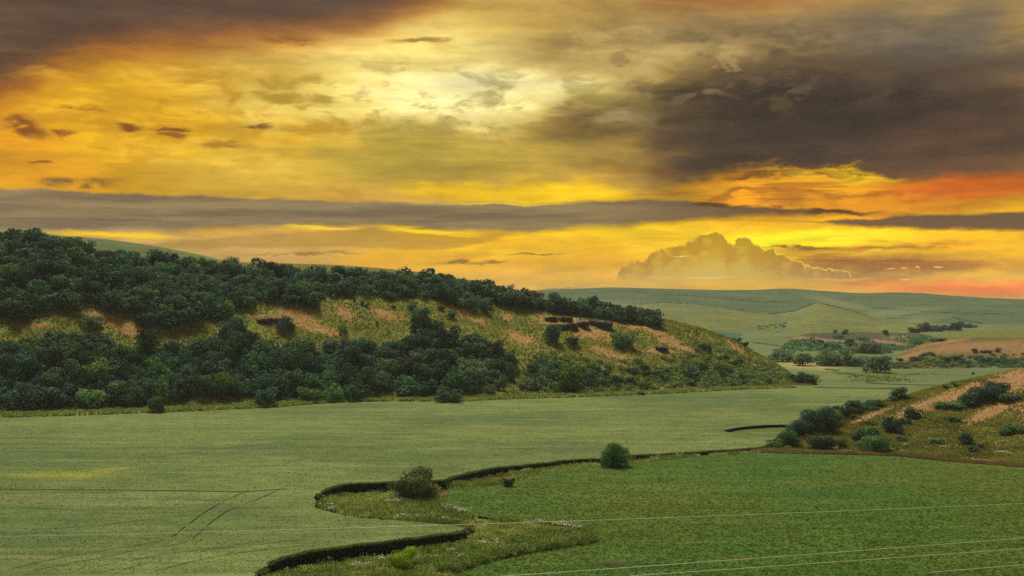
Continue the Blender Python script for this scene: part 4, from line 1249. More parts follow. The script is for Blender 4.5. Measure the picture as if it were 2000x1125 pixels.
# single trees and bushes: (px, py of the foot, width px, height px, tint, kind, label, surface)
SINGLES = [
    (812, 972, 104, 60, 'umber', 'big', 'large round dark bush with a rusty top in the upper creek bend', 'creek'),
    (1199, 911, 62, 46, 'mid', 'big', 'round green bush standing on the creek edge between the two fields', 'creek'),
    (786, 1110, 62, 42, 'vivid', 'big', 'vivid lime green bush in the creek at the bottom of the view', 'creek'),
    (993, 950, 32, 20, 'mid', 'bush', 'small green bush at the end of the bare soil bank', 'creek'),
    (305, 806, 38, 28, 'mid', 'tree', 'small round bush on the field margin below the pale tree', 'g'),
    (520, 794, 46, 42, 'dark', 'tree', 'round dark tree standing forward of the wood on the field edge', 'g'),
    (605, 786, 52, 34, 'mid', 'tree', 'first of three bright bushes along the field edge', 'g'),
    (647, 785, 50, 32, 'mid', 'tree', 'middle of three bright bushes along the field edge', 'g'),
    (692, 783, 58, 36, 'mid', 'tree', 'last and widest of three bright bushes along the field edge', 'g'),
    (788, 778, 24, 20, 'dark', 'bush', 'small dark bush on the grassy margin right of the three bright bushes', 'g'),
    (877, 785, 56, 28, 'dark', 'tree', 'low wide dark tree spilling onto the field edge', 'g'),
    (178, 802, 58, 44, 'pale', 'tree', 'pale grey-green tree at the foot of the wood near the left end', 'g'),
    (195, 760, 78, 50, 'bright', 'tree', 'bright green tree rising above the pale grey one', 'left_hillside'),
    (1118, 768, 62, 48, 'bright', 'tree', 'bright yellow-green tree at the foot of the hillside', 'left_hillside'),
    (1252, 771, 22, 8, 'mid', 'bush', 'low bush at the field edge below the hill shrubs', 'g'),
    (760, 584, 32, 20, 'dark', 'tree', 'round lone bush on the open slope just under the upper wood', 'left_hillside'),
    (1078, 670, 42, 32, 'blue', 'tree', 'dark blue-green tree right below the rock outcrop', 'left_hillside'),
    (1118, 674, 30, 16, 'dark', 'tree', 'low dark bush right of the tree below the rock outcrop', 'left_hillside'),
    (1218, 676, 50, 30, 'mid', 'tree', 'lone round green bush in the middle of the open slope', 'left_hillside'),
    (1378, 686, 28, 20, 'dark', 'bush', 'small round bush on the yellow grass near the hill end', 'left_hillside'),
    (1440, 668, 22, 9, 'blue', 'bush', 'upper of two dark bushes on the falling skyline of the hill', 'left_hillside'),
    (1455, 678, 16, 11, 'blue', 'bush', 'lower of two dark bushes on the falling skyline of the hill', 'left_hillside'),
    (556, 646, 40, 26, 'dark', 'tree', 'dark tree just below the ledge of dark rock', 'left_hillside'),
    (460, 668, 56, 44, 'dark', 'tree', 'rounded dark tree projecting into the yellow grass', 'left_hillside'),
    (568, 594, 40, 20, 'dark', 'tree', 'dark tree hanging below the edge of the upper wood', 'left_hillside'),
    (605, 600, 44, 26, 'dark', 'tree', 'dark tree at the low tip of the upper wood', 'left_hillside'),
    (320, 588, 46, 30, 'dark', 'tree', 'round dark tree above the orange scar', 'left_hillside'),
    (180, 638, 46, 22, 'dark', 'tree', 'dark bush between the two orange scars', 'left_hillside'),
    (670, 652, 22, 18, 'mid', 'bush', 'small bush on the open slope left of the bare patch', 'left_hillside'),
    (805, 606, 22, 18, 'dark', 'bush', 'top bush of the descending line of shrubs', 'left_hillside'),
    (818, 622, 24, 18, 'dark', 'bush', 'second bush of the descending line of shrubs', 'left_hillside'),
    (830, 640, 28, 18, 'dark', 'bush', 'third bush of the descending line of shrubs', 'left_hillside'),
    (862, 606, 16, 12, 'dark', 'bush', 'small round bush right of the descending line of shrubs', 'left_hillside'),
    (880, 620, 22, 14, 'dark', 'bush', 'dark bush on the slope beside the slanting bare strip', 'left_hillside'),
    (857, 634, 18, 10, 'mid', 'bush', 'low green bush below the small round one', 'left_hillside'),
    (692, 591, 7, 11, 'dark', 'bush', 'thin upright shrub alone on the upper open slope', 'left_hillside'),
    (708, 597, 10, 12, 'dark', 'bush', 'left of two thin shrubs on the upper open slope', 'left_hillside'),
    (716, 601, 8, 9, 'dark', 'bush', 'right of two thin shrubs on the upper open slope', 'left_hillside'),
    (769, 604, 8, 11, 'dark', 'bush', 'thin shrub above the oblong bare patch', 'left_hillside'),
    (737, 637, 8, 11, 'bright', 'bush', 'small light green shrub below the oblong bare patch', 'left_hillside'),
    (975, 560, 20, 14, 'rusty', 'tree', 'rusty treetop standing up on the skyline of the ridge', 'left_hillside'),
    (997, 572, 16, 18, 'rusty', 'tree', 'lone reddish treetop at the drop of the ridge skyline', 'left_hillside'),
    # end of the spur and the far valley; grey tint holds painted haze
    (1564, 749, 44, 20, 'blue', 'tree', 'dark trees bush beside the gravel road behind the hill end', 'g'),
    (1586, 751, 26, 22, 'black', 'tree', 'round near-black bush standing at the end of the road', 'g'),
    (1542, 745, 20, 18, 'blue', 'bush', 'bush at the very tip of the hill above the road', 'g'),
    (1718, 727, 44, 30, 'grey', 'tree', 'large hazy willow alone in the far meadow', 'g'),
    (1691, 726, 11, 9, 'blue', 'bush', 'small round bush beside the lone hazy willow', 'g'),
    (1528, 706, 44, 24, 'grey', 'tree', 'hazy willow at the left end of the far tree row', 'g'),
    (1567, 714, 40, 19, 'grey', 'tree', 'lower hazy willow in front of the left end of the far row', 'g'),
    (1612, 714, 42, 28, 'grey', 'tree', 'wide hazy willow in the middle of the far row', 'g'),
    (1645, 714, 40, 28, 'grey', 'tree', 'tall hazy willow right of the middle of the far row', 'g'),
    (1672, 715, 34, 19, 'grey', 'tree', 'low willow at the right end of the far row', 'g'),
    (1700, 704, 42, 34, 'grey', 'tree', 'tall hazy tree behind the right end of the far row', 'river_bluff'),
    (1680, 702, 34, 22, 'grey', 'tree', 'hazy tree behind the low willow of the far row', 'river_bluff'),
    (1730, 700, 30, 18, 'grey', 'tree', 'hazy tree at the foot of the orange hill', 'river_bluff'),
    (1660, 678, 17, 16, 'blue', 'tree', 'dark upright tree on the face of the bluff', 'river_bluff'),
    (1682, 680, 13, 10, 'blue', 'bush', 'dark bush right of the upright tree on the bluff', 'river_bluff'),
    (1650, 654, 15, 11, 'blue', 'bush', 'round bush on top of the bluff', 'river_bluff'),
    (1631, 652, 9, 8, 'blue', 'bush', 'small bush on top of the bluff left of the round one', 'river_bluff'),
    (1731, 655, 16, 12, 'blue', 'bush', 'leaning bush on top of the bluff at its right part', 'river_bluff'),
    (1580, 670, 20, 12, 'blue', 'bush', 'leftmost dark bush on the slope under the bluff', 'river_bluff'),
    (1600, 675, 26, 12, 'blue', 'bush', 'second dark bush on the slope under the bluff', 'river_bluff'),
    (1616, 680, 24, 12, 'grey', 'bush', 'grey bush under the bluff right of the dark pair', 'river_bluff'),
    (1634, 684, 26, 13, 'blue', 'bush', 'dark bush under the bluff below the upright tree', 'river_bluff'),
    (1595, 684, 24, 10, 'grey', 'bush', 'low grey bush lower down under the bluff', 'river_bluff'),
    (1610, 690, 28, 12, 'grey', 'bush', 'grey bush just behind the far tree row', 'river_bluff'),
    (1755, 690, 26, 12, 'blue', 'bush', 'dark bush where the bluff meets the orange hill', 'river_bluff'),
    (1785, 652, 26, 13, 'black', 'tree', 'leftmost tree of the dark copse above the orange hill', 'low_hill'),
    (1806, 650, 30, 17, 'black', 'tree', 'second tree of the dark copse above the orange hill', 'low_hill'),
    (1828, 651, 30, 16, 'black', 'tree', 'third tree of the dark copse above the orange hill', 'low_hill'),
    (1848, 650, 26, 14, 'black', 'tree', 'fourth tree of the dark copse above the orange hill', 'low_hill'),
    (1866, 647, 28, 17, 'black', 'tree', 'tall tree in the right part of the dark copse', 'low_hill'),
    (1874, 638, 20, 12, 'black', 'tree', 'upper small tree of the dark copse by the pale track', 'pale'),
    (1888, 645, 30, 14, 'black', 'tree', 'right-hand tree of the dark copse', 'pale'),
    (1903, 643, 20, 9, 'black', 'tree', 'low outermost tree of the dark copse', 'pale'),
    # orange hill
    (1758, 707, 16, 10, 'blue', 'bush', 'first bush along the foot of the orange hill', 'orange_hillside'),
    (1786, 706, 26, 14, 'blue', 'bush', 'second bush along the foot of the orange hill', 'orange_hillside'),
    (1803, 700, 20, 12, 'blue', 'bush', 'third bush along the foot of the orange hill', 'orange_hillside'),
    (1821, 697, 14, 10, 'blue', 'bush', 'fourth bush a little higher on the orange hill', 'orange_hillside'),
    (1850, 709, 24, 14, 'blue', 'bush', 'fifth bush along the foot of the orange hill', 'orange_hillside'),
    (1868, 706, 22, 12, 'blue', 'bush', 'sixth bush along the foot of the orange hill', 'orange_hillside'),
    (1885, 714, 26, 10, 'blue', 'bush', 'seventh bush along the foot of the orange hill', 'orange_hillside'),
    (1925, 707, 32, 14, 'blue', 'bush', 'eighth bush along the foot of the orange hill', 'orange_hillside'),
    (1945, 712, 24, 14, 'blue', 'bush', 'ninth bush along the foot of the orange hill', 'orange_hillside'),
    (1975, 713, 30, 10, 'blue', 'bush', 'last bush along the foot of the orange hill', 'orange_hillside'),
    (1830, 668, 34, 8, 'purple', 'bush', 'dusky scrub on the upper orange hill', 'orange_hillside'),
    (1801, 669, 24, 7, 'purple', 'bush', 'dusky scrub left of the other on the upper orange hill', 'orange_hillside'),
    (1905, 690, 16, 10, 'purple', 'bush', 'left of three dusky shrubs on the orange hill', 'orange_hillside'),
    (1928, 690, 26, 8, 'purple', 'bush', 'middle of three dusky shrubs on the orange hill', 'orange_hillside'),
    (1949, 689, 14, 10, 'purple', 'bush', 'right of three dusky shrubs on the orange hill', 'orange_hillside'),
    # near slope at the right
    (1562, 852, 56, 34, 'dark', 'big', 'dark tree at the low left end of the near slope', 'right_hillside'),
    (1596, 842, 60, 50, 'dark', 'big', 'tallest dark tree of the group on the near slope end', 'right_hillside'),
    (1622, 832, 44, 40, 'olive', 'big', 'brownish tree right of the tallest on the near slope end', 'right_hillside'),
    (1645, 816, 44, 28, 'dark', 'tree', 'first tree of the row running up behind the near slope', 'right_hillside'),
    (1668, 808, 40, 24, 'dark', 'tree', 'second tree of the row running up behind the near slope', 'right_hillside'),
    (1690, 801, 38, 20, 'dark', 'tree', 'third tree of the row running up behind the near slope', 'right_hillside'),
    (1710, 795, 32, 16, 'olive', 'tree', 'last small tree of the row running up behind the near slope', 'right_hillside'),
    (1758, 780, 34, 22, 'mid', 'tree', 'dark bush on the skyline of the near slope', 'right_hillside'),
    (1742, 784, 22, 12, 'dark', 'bush', 'small bush left of the skyline bush of the near slope', 'right_hillside'),
    (1848, 760, 16, 9, 'dark', 'bush', 'left of two small bushes high on the orange grass', 'right_hillside'),
    (1868, 756, 20, 12, 'mid', 'bush', 'right of two small bushes high on the orange grass', 'right_hillside'),
    (1900, 733, 8, 6, 'dark', 'bush', 'tiny dark bush on the upper skyline of the near slope', 'right_hillside'),
    (1540, 872, 38, 32, 'mid', 'big', 'round bush at the field corner below the dark trees', 'right_hillside'),
    (1512, 876, 34, 18, 'olive', 'tree', 'low olive bush left of the round one at the field corner', 'right_hillside'),
    (1602, 877, 40, 27, 'dark', 'big', 'dark bush at the foot of the near slope beside white flowers', 'right_hillside'),
    (1633, 873, 34, 20, 'olive', 'tree', 'olive bush with white flowers at the foot of the near slope', 'right_hillside'),
    (1710, 883, 58, 38, 'mid', 'big', 'large round bush at the foot of the near slope', 'right_hillside'),
    (1678, 860, 34, 20, 'dark', 'tree', 'dark bush above and left of the large round one', 'right_hillside'),
    (1703, 850, 28, 15, 'mid', 'tree', 'mid green bush in the middle cluster of the near slope', 'right_hillside'),
    (1745, 846, 34, 28, 'dark', 'big', 'darkest bush of the middle cluster on the near slope', 'right_hillside'),
    (1735, 826, 22, 14, 'dark', 'bush', 'small bush over the middle cluster on the near slope', 'right_hillside'),
    (1700, 830, 24, 13, 'mid', 'bush', 'left upper bush of the middle cluster on the near slope', 'right_hillside'),
    (1783, 818, 36, 20, 'dark', 'tree', 'dark bush on the border of orange and green grass', 'right_hillside'),
    (1770, 828, 26, 13, 'mid', 'bush', 'green bush just below the dark one on the grass border', 'right_hillside'),
    (1850, 796, 60, 13, 'mid', 'tree', 'low spreading green bush left of the dark slope trees', 'right_hillside'),
    (1893, 793, 40, 24, 'dark', 'tree', 'left tree of the dark clump high on the near slope', 'right_hillside'),
    (1920, 784, 50, 34, 'dark', 'big', 'middle tree of the dark clump high on the near slope', 'right_hillside'),
    (1945, 771, 42, 28, 'dark', 'big', 'upper right tree of the dark clump high on the near slope', 'right_hillside'),
    (1970, 782, 50, 16, 'mid', 'tree', 'low bush right of the dark clump on the near slope', 'right_hillside'),
    (1866, 824, 30, 10, 'dark', 'bush', 'low dark bush in the middle of the green slope', 'right_hillside'),
    (1762, 862, 30, 12, 'olive', 'bush', 'olive bush right of the large round bush', 'right_hillside'),
    (1832, 866, 34, 16, 'pale', 'bush', 'pale twiggy bush in the lower part of the near slope', 'right_hillside'),
    (1886, 868, 28, 21, 'dark', 'tree', 'round dark bush low on the open near slope', 'right_hillside'),
    (1902, 884, 30, 14, 'dark', 'bush', 'left of a dark pair of bushes low on the near slope', 'right_hillside'),
    (1916, 876, 18, 12, 'dark', 'bush', 'right of a dark pair of bushes low on the near slope', 'right_hillside'),
    (1960, 852, 24, 16, 'mid', 'bush', 'green bush near the right border of the slope', 'right_hillside'),
    (1982, 846, 36, 22, 'mid', 'tree', 'green bush at the right border of the slope', 'right_hillside'),
]
for (px, py, wp, hp, tint, kind, label, surf) in SINGLES:
    if surf in ('g', 'creek'):
        x, y_ = ground(px, py)
        q = Vector((x, y_, float(gz(x, y_))))
        if surf == 'creek':
            q.z = float(gully_z(np.array([x]), np.array([y_]))[0]) if inpoly(np.array([x]), np.array([y_]), gully_poly)[0] else q.z
            q.y = y_; q.z = min(q.z, 0)
    elif surf == 'pale':
        q = hit(px, py, ['right_upland', 'pale_field', 'low_hill', 'far_hills', 'middle_hill'])
    else:
        q = hit(px, py - 1, surf) or hit(px, py + 5, surf)
    if q is None:
        print('missed', label); continue
    w = wp / F * q.y; h = hp / F * q.y * 1.04
    g_ = None
    if kind == 'bush':
        add_bush(q, w, h, tint, label, g_)
    else:
        if surf == 'right_hillside': w *= 1.2; h *= 0.92
        vi_ = 0 if kind == 'big' and px < 1000 else None
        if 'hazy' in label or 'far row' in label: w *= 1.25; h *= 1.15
        r_ = add_tree(q, w, h, tint, label, 'tree' if 'tree' in label or 'willow' in label else 'bush', g_, name='willow_tree' if 'willow' in label else 'bushy_tree' if 'tree' in label else 'bush', lib=BIG_V if kind == 'big' else TREE_V, vi=vi_)

# leafy hummocks in the creek, along the margins and between the shrubs
y = rng.uniform(165, 322, 5200); x = rng.uniform(-0.24, 0.26, len(y)) * y
k = inpoly(x, y, gully_poly); x, y = x[k], y[k]; z = gully_z(x, y)
wn = fbm(x / 7, y / 7, 91, 3)
ga, gb = proj(np.column_stack([x, y, z]))
k = (z > -1.8) & (wn > -0.22) & (ell_sum(ga, gb, [(940, 936, 60, 8, -5), (870, 962, 26, 7, -20), (1140, 1040, 24, 12, 30)]) < .4)
x, y, z, wn = x[k], y[k], z[k], wn[k]
tag(mounds('creek_herbs', np.column_stack([x, y, z - .1]), rng.uniform(0.5, 1.5, len(x)) * (1 + wn), 'weeds', tone=np.clip(0.30 - wn * 2.2 + rng.normal(0, .22, len(x)), 0, .7)), 'leafy green hummocks of herbs among the creek weeds', 'weeds', kind='stuff')
y = rng.uniform(165, 322, 9000); x = rng.uniform(-0.24, 0.26, len(y)) * y
k = inpoly(x, y, gully_poly); x, y = x[k], y[k]; z = gully_z(x, y)
clump = fbm(x / 4, y / 4, 44, 3)
k = (z < -1.2) & (clump > 0.02); x, y, z, clump = x[k], y[k], z[k], clump[k]
tag(mounds('ditch_herbs', np.column_stack([x, y, z + .1]), np.clip(rng.uniform(0.5, 1.3, len(x)) * (0.8 + 2.5 * clump), .3, 1.9), 'weeds', tone=rng.uniform(-.2, .25, len(x))), 'darker herbs climbing out of the ditch against the earth bank', 'weeds', kind='stuff')
sg = re_[::-1][:, :]
sgx, sgy = proj(np.column_stack([re_, re_[:, 0] * 0]))
seg = re_[(sgy > 1046) & (sgx > 890)]
q = along(seg, 2600, -3.0, 0.6, 1)
q = q[inpoly(q[:, 0], q[:, 1] , gully_poly)]
tag(mounds('sedge_ridge', np.column_stack([q, np.full(len(q), -.1)])[:520], rng.uniform(.6, 1.25, 520), 'weeds', tone=rng.uniform(-.1, .3, 520), flat=.9), 'ridge of tall green sedge along the lower edge of the second creek bend', 'weeds', kind='stuff')
P = surf_points('right_hillside', 900, 0.0, 0.75, (1480, 2050))
a_, b_ = proj(P)
wn = fbm(P[:, 0] / 9, P[:, 1] / 9, 19, 3)
P = P[(ell_sum(a_, b_, RIGHT_DRY) < .3) & (wn > 0.0)]
tag(mounds('slope_herbs', P, rng.uniform(0.4, 1.2, len(P)), 'weeds', n=90, tone=rng.uniform(0, .4, len(P))), 'low green herbs dotted over the near slope', 'weeds', kind='stuff')
P = surf_points('left_hillside', 2600, 0.02, 0.75, (1000, 1575))
a_, b_ = proj(P)
kk = (inpoly(a_, b_, NOSE) | (inpoly(a_, b_, NOSE2) & (rng.uniform(0, 1, len(P)) < .6))) & (rng.uniform(0, 1, len(P)) < .6)
P = P[kk]
o = mounds('hillside_scrub', P, rng.uniform(0.9, 1.9, len(P)), 'leaf', n=90, leaf=0.2, tone=rng.uniform(0, .6, len(P)))
o.color = (2.1, 1.9, 1.15, 1)
tag(o, 'low mixed scrub covering the foot and end of the left hillside', 'scrub', kind='stuff')
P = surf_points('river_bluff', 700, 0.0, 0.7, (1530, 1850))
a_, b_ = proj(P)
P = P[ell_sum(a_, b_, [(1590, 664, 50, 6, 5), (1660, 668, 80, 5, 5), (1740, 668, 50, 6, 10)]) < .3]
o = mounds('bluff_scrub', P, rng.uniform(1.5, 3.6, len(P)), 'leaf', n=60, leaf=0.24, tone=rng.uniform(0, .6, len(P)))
o.color = (1.9, 2.1, 2.0, 1)  # leaves paled: distance haze put into their colour
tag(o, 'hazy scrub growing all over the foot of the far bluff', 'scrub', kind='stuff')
P = surf_points('orange_hillside', 420, 0.0, 0.36, (1740, 2100))
o = mounds('hill_foot_scrub', P, rng.uniform(0.7, 1.9, len(P)), 'leaf', n=60, leaf=0.24, tone=rng.uniform(0, .6, len(P)))
o.color = (1.7, 1.8, 1.5, 1)
tag(o, 'low green scrub along the foot of the orange hill', 'scrub', kind='stuff')
P = surf_points('middle_hill', 40, 0.1, 0.5, (1480, 1540))
o = mounds('hill_scrub', P, rng.uniform(1.0, 2.2, len(P)), 'leaf', n=40, leaf=0.3, tone=rng.uniform(0, .6, len(P)))
o.color = (1.4, 1.5, 1.1, 1)
tag(o, 'scattered small scrub on the yellow-green middle hill', 'scrub', kind='stuff')

# thin hedges and banks dividing the far fields
for pts, lab in (([(1235, 593), (1300, 590.5), (1370, 595), (1430, 602), (1480, 611)], 'thin dark hedge along the top of the yellow middle hill'),
                 ([(1500, 613), (1550, 607.5), (1590, 592.5)], 'short dark hedge climbing to the point of the middle hill'),
                 ([(1604, 592), (1640, 601), (1690, 614)], 'thin hedge falling from the point of the middle hill'),
                 ([(1190, 604), (1240, 607), (1290, 612)], 'hedge low on the far slope behind the hill end'),
                 ([(1700, 600), (1780, 606), (1860, 611), (1980, 612)], 'dark hedge line across the far green slope at the right'),
                 ([(1300, 574), (1380, 580), (1470, 588), (1540, 590)], 'faint hedge high on the far hills'),
                 ([(1470, 668), (1520, 675), (1570, 682)], 'faint hedge across the teal slope')):
    a = np.array(pts, float); t = np.linspace(0, len(a) - 1, 90)
    hp_ = [hit(float(u), float(v) + 1.0) for u, v in zip(np.interp(t, range(len(a)), a[:, 0]), np.interp(t, range(len(a)), a[:, 1]))]
    hp_ = np.array([tuple(p) for p in hp_ if p is not None])
    if len(hp_) < 5: continue
    o = mounds('field_hedge', hp_, rng.uniform(0.25, 0.7, len(hp_)) * hp_[:, 1].mean() / 900, 'leaf', n=24, leaf=0.4, tone=rng.uniform(0, .4, len(hp_)))
    o.color = (1.3, 1.4, 1.3, 1)
    tag(o, lab, 'hedge', 'hedges of the far fields')
for i_, lab in ((0, 'pale farm track on the far slope above the dark copse'),):
    hp_ = [hit(u, v) for u, v in ((1862, 622), (1875, 625), (1890, 629), (1905, 632), (1918, 634))]
    V = []
    for p in hp_: V += [(p.x, p.y - 6, p.z + 1.2), (p.x, p.y + 6, p.z + 2.4)]
    o = obj('farm_track', mesh_np('farm_track', V, [(2 * k, 2 * k + 2, 2 * k + 3, 2 * k + 1) for k in range(len(hp_) - 1)], M['track']))
    tag(o, kind='structure')

# hedge bottom and rank grass between wood and field
mg = []
mp = [(-40, 812), (30, 812), (150, 809), (300, 803), (430, 798), (560, 790), (640, 785), (750, 782), (900, 781), (1000, 777), (1150, 773), (1300, 767), (1450, 759), (1545, 756)]
mgp = to_ground(mp)
mq = along(resample(mgp, 3), 9000, -6.0, 5.0, 1)
mq = mq[~inpoly(mq[:, 0], mq[:, 1], left_poly)]
tag(tufts('margin_grass', np.column_stack([mq, gz(mq[:, 0], mq[:, 1]) + 0.1]), 1.0, 0.5, 5, 'weeds', 0.6, spread=0.8), 'rank green grass strip between the wood and the field', 'grass', kind='stuff')
hq = mq[rng.integers(0, len(mq), 700)]
hx = PX + F * hq[:, 0] / hq[:, 1]
hq = hq[(hx < 1000) | (rng.uniform(0, 1, len(hq)) < .35)]
tag(mounds('margin_herbs', np.column_stack([hq, gz(hq[:, 0], hq[:, 1])]), rng.uniform(.7, 1.7, len(hq)), 'weeds', n=80, leaf=.16, tone=rng.uniform(0, .35, len(hq))), 'leafy herbs and brambles on the margin below the wood', 'weeds', kind='stuff')
fp = to_ground([(1470, 883), (1600, 886), (1750, 890), (1850, 900), (1980, 910), (2150, 924)])
fq = along(resample(fp, 2), 6000, -1.5, 2.2, 1)
tag(tufts('ledge_grass', np.column_stack([fq, gz(fq[:, 0], fq[:, 1])]), 0.7, 0.22, 5, 'drygrass', 0.7), 'brown grass along the ledge between the near slope and the field', 'grass', kind='stuff')

# tussocks in the far meadow
rr = np.random.default_rng(5)
ta, tb = [], []
for cx_, cy_, rx2, ry2, n_ in ((1625, 722, 14, 1.2, 14), (1636, 725, 8, 1, 8), (1648, 730, 26, 1.2, 26), (1675, 733, 22, 3, 60), (1720, 737, 30, 3, 70), (1745, 742, 28, 3, 60), (1690, 744, 40, 1.5, 40), (1790, 731, 40, 1, 20), (1740, 731, 24, 1.2, 20)):
    ta += list(rr.normal(cx_, rx2 * .6, n_)); tb += list(rr.normal(cy_, ry2 * .6, n_))
tx, ty = ground(np.array(ta), np.clip(tb, 720, 752))
tag(tufts('meadow_tussocks', np.column_stack([tx, ty, gz(tx, ty)]), 0.55, 1.6, 5, 'weeds', 1.6, tone=rr.uniform(0, .6, len(tx)), spread=3.0), 'olive tussocks strewn over the far meadow', 'grass', kind='stuff')


# ------------------------------------------------------------------ furrows, wheel tracks and the road
def strip(name, pts, w, mat, z=0.02, wob=0.0, cut=None):
    P = resample(to_ground(catmull(pts, 6)), 1.2)
    t = np.gradient(P, axis=0); t /= np.linalg.norm(t, axis=1)[:, None]
    nr = np.stack([-t[:, 1], t[:, 0]], -1)
    n = len(P)
    ww = w * (0.75 + 0.5 * vnoise(np.arange(n) * 0.3, np.zeros(n), 4))
    L = P + nr * ww[:, None] / 2; R = P - nr * ww[:, None] / 2
    V = np.concatenate([np.column_stack([L, gz(L[:, 0], L[:, 1]) + z]), np.column_stack([R, gz(R[:, 0], R[:, 1]) + z])])
    i = np.arange(n - 1)
    if name == 'wheel_track': i = i[vnoise(i * 0.22, np.full(n - 1, len(pts) * 3.1), 8) > 0.27]
    Fc = np.stack([i, i + n, i + n + 1, i + 1], -1)
    o = obj(name, mesh_np(name, V, Fc, M[mat]))
    return tag(o, kind='structure')


strip('furrow', FURROW, 0.9, 'furrow', .06)
for pts in ([(60, 1035), (180, 1028), (300, 1014), (380, 1004)], [(560, 905), (660, 880), (760, 868)], [(30, 990), (150, 996), (300, 992)], [(1500, 800), (1400, 812), (1250, 815)],
            [(28, 1108), (120, 1088), (220, 1072), (320, 1054), (360, 1030), (400, 1000), (440, 978), (500, 952)],
            [(70, 1112), (180, 1092), (280, 1072), (360, 1060), (400, 1030), (440, 1000), (480, 984), (540, 960)],
            [(240, 1112), (330, 1090), (420, 1074), (520, 1062), (600, 1052)],
            [(300, 1116), (400, 1092), (500, 1076), (600, 1066)],
            [(250, 1096), (340, 1080), (440, 1068), (560, 1050)],
            [(200, 903), (260, 902), (320, 892), (400, 880), (520, 868)],
            [(1380, 792), (1480, 788), (1560, 786)], [(150, 980), (300, 976), (430, 978)], [(680, 830), (900, 838), (1150, 842), (1300, 838)]):
    strip('wheel_track', pts, 0.26, 'rut', .15)
strip('furrow_shade_line', [(1590, 757), (1640, 758), (1700, 758.5), (1760, 759)], 3.6, 'furrow', .12)
strip('furrow_shade_line', [(1690, 747), (1730, 750), (1790, 752), (1850, 753)], 3.0, 'furrow', .12)  # flat dark strip painted for the shadow under a crop edge
strip('gravel_road', [(1450, 758.5), (1500, 757), (1535, 755), (1560, 751), (1566, 746), (1556, 742), (1546, 739.5)], 5.0, 'track', .10)


# ------------------------------------------------------------------ rocks
def rock_mesh(seed, n=22):
    import bmesh
    r = random.Random(seed)
    bm = bmesh.new()
    bmesh.ops.create_icosphere(bm, subdivisions=3, radius=1.0)
    for v in bm.verts:
        p = v.co
        k = 1 + 0.6 * mnoise.noise(p * 1.6 + Vector((seed * 3.7, 0, 0))) + 0.3 * mnoise.noise(p * 4 + Vector((0, seed * 2.3, 0)))
        v.co = Vector((max(-.9, min(.9, p.x * k)), max(-.85, min(.85, p.y * k)), max(-.7, min(.8, p.z * k))))
    me = bpy.data.meshes.new('rock')
    bm.to_mesh(me); bm.free()
    me.materials.append(M['rock'])
    return me


RK = [rock_mesh(i) for i in range(4)]
for i, (px, py, wp, hp, lab) in enumerate((
        (1078, 626, 22, 8, 'upper left block of the dark rock outcrop on the orange patch'),
        (1104, 626, 24, 9, 'upper right block of the dark rock outcrop on the orange patch'),
        (1098, 642, 18, 10, 'small lower left block of the dark rock outcrop'),
        (1118, 643, 20, 13, 'lower middle block of the dark rock outcrop'),
        (1140, 638, 22, 11, 'block right of the middle of the dark rock outcrop'),
        (1160, 634, 18, 9, 'narrow block before the right end of the dark rock outcrop'),
        (1180, 639, 28, 13, 'large block at the right end of the dark rock outcrop'),
        (1293, 684, 22, 8, 'small dark rock alone on the lower orange strip'),
        (520, 627, 28, 7, 'left block of the dark rock ledge above the lower wood'),
        (548, 629, 24, 8, 'right block of the dark rock ledge above the lower wood'),
        (566, 640, 16, 6, 'small dark rock below the rock ledge'))):
    q = hit(px, py, 'left_hillside')
    if q is None: continue
    o = obj('rock', RK[i % 4])
    s = q.y / F
    o.location = (q.x, q.y, q.z + hp * s * 0.2)
    o.scale = (wp * s * 0.62, wp * s * 0.5, hp * s * 0.9)
    o.rotation_euler = (0.1 * (i % 3), 0.08 * (i % 2), random.uniform(-.4, .4))
    tag(o, lab, 'rock', 'dark rocks on the hillside')


# ------------------------------------------------------------------ white umbel flowers
def flower_mesh(seed):
    r = np.random.default_rng(seed)
    V, Fc, T = [], [], []
    n = 26
    for i in range(n):
        p = np.array([r.normal(0, 0.8), r.normal(0, 0.8), 0.75 + r.uniform(0, .5)])
        s = r.uniform(0.08, 0.16)
        b = len(V)
        tilt = r.normal(0, .3, 2)
        for k in range(6):
            a = k * math.pi / 3
            V.append(p + s * np.array([math.cos(a), math.sin(a), tilt[0] * math.cos(a) + tilt[1] * math.sin(a)]))
        V.append(p + np.array([0, 0, 0.05]))
        for k in range(6): Fc.append((b + k, b + (k + 1) % 6, b + 6))
        T += [r.uniform(0, 1)] * 7
    st = []
    return mesh_np('flower_heads', np.array(V), np.array(Fc), M['petal'], {'tone': T})


def stalk_mesh(seed):
    r = np.random.default_rng(seed)
    V, Fc, T = [], [], []
    for i in range(26):
        p = np.array([r.normal(0, 0.8), r.normal(0, 0.8), 0])
        h = 0.75 + r.uniform(0, .4); b = len(V)
        V += [p + (-.03, 0, -.3), p + (.03, 0, -.3), p + (0, .02, h)]
        Fc.append((b, b + 1, b + 2)); T += [r.uniform(0, .4)] * 3
    return mesh_np('stalks', np.array(V), np.array(Fc), M['weeds'], {'tone': T})


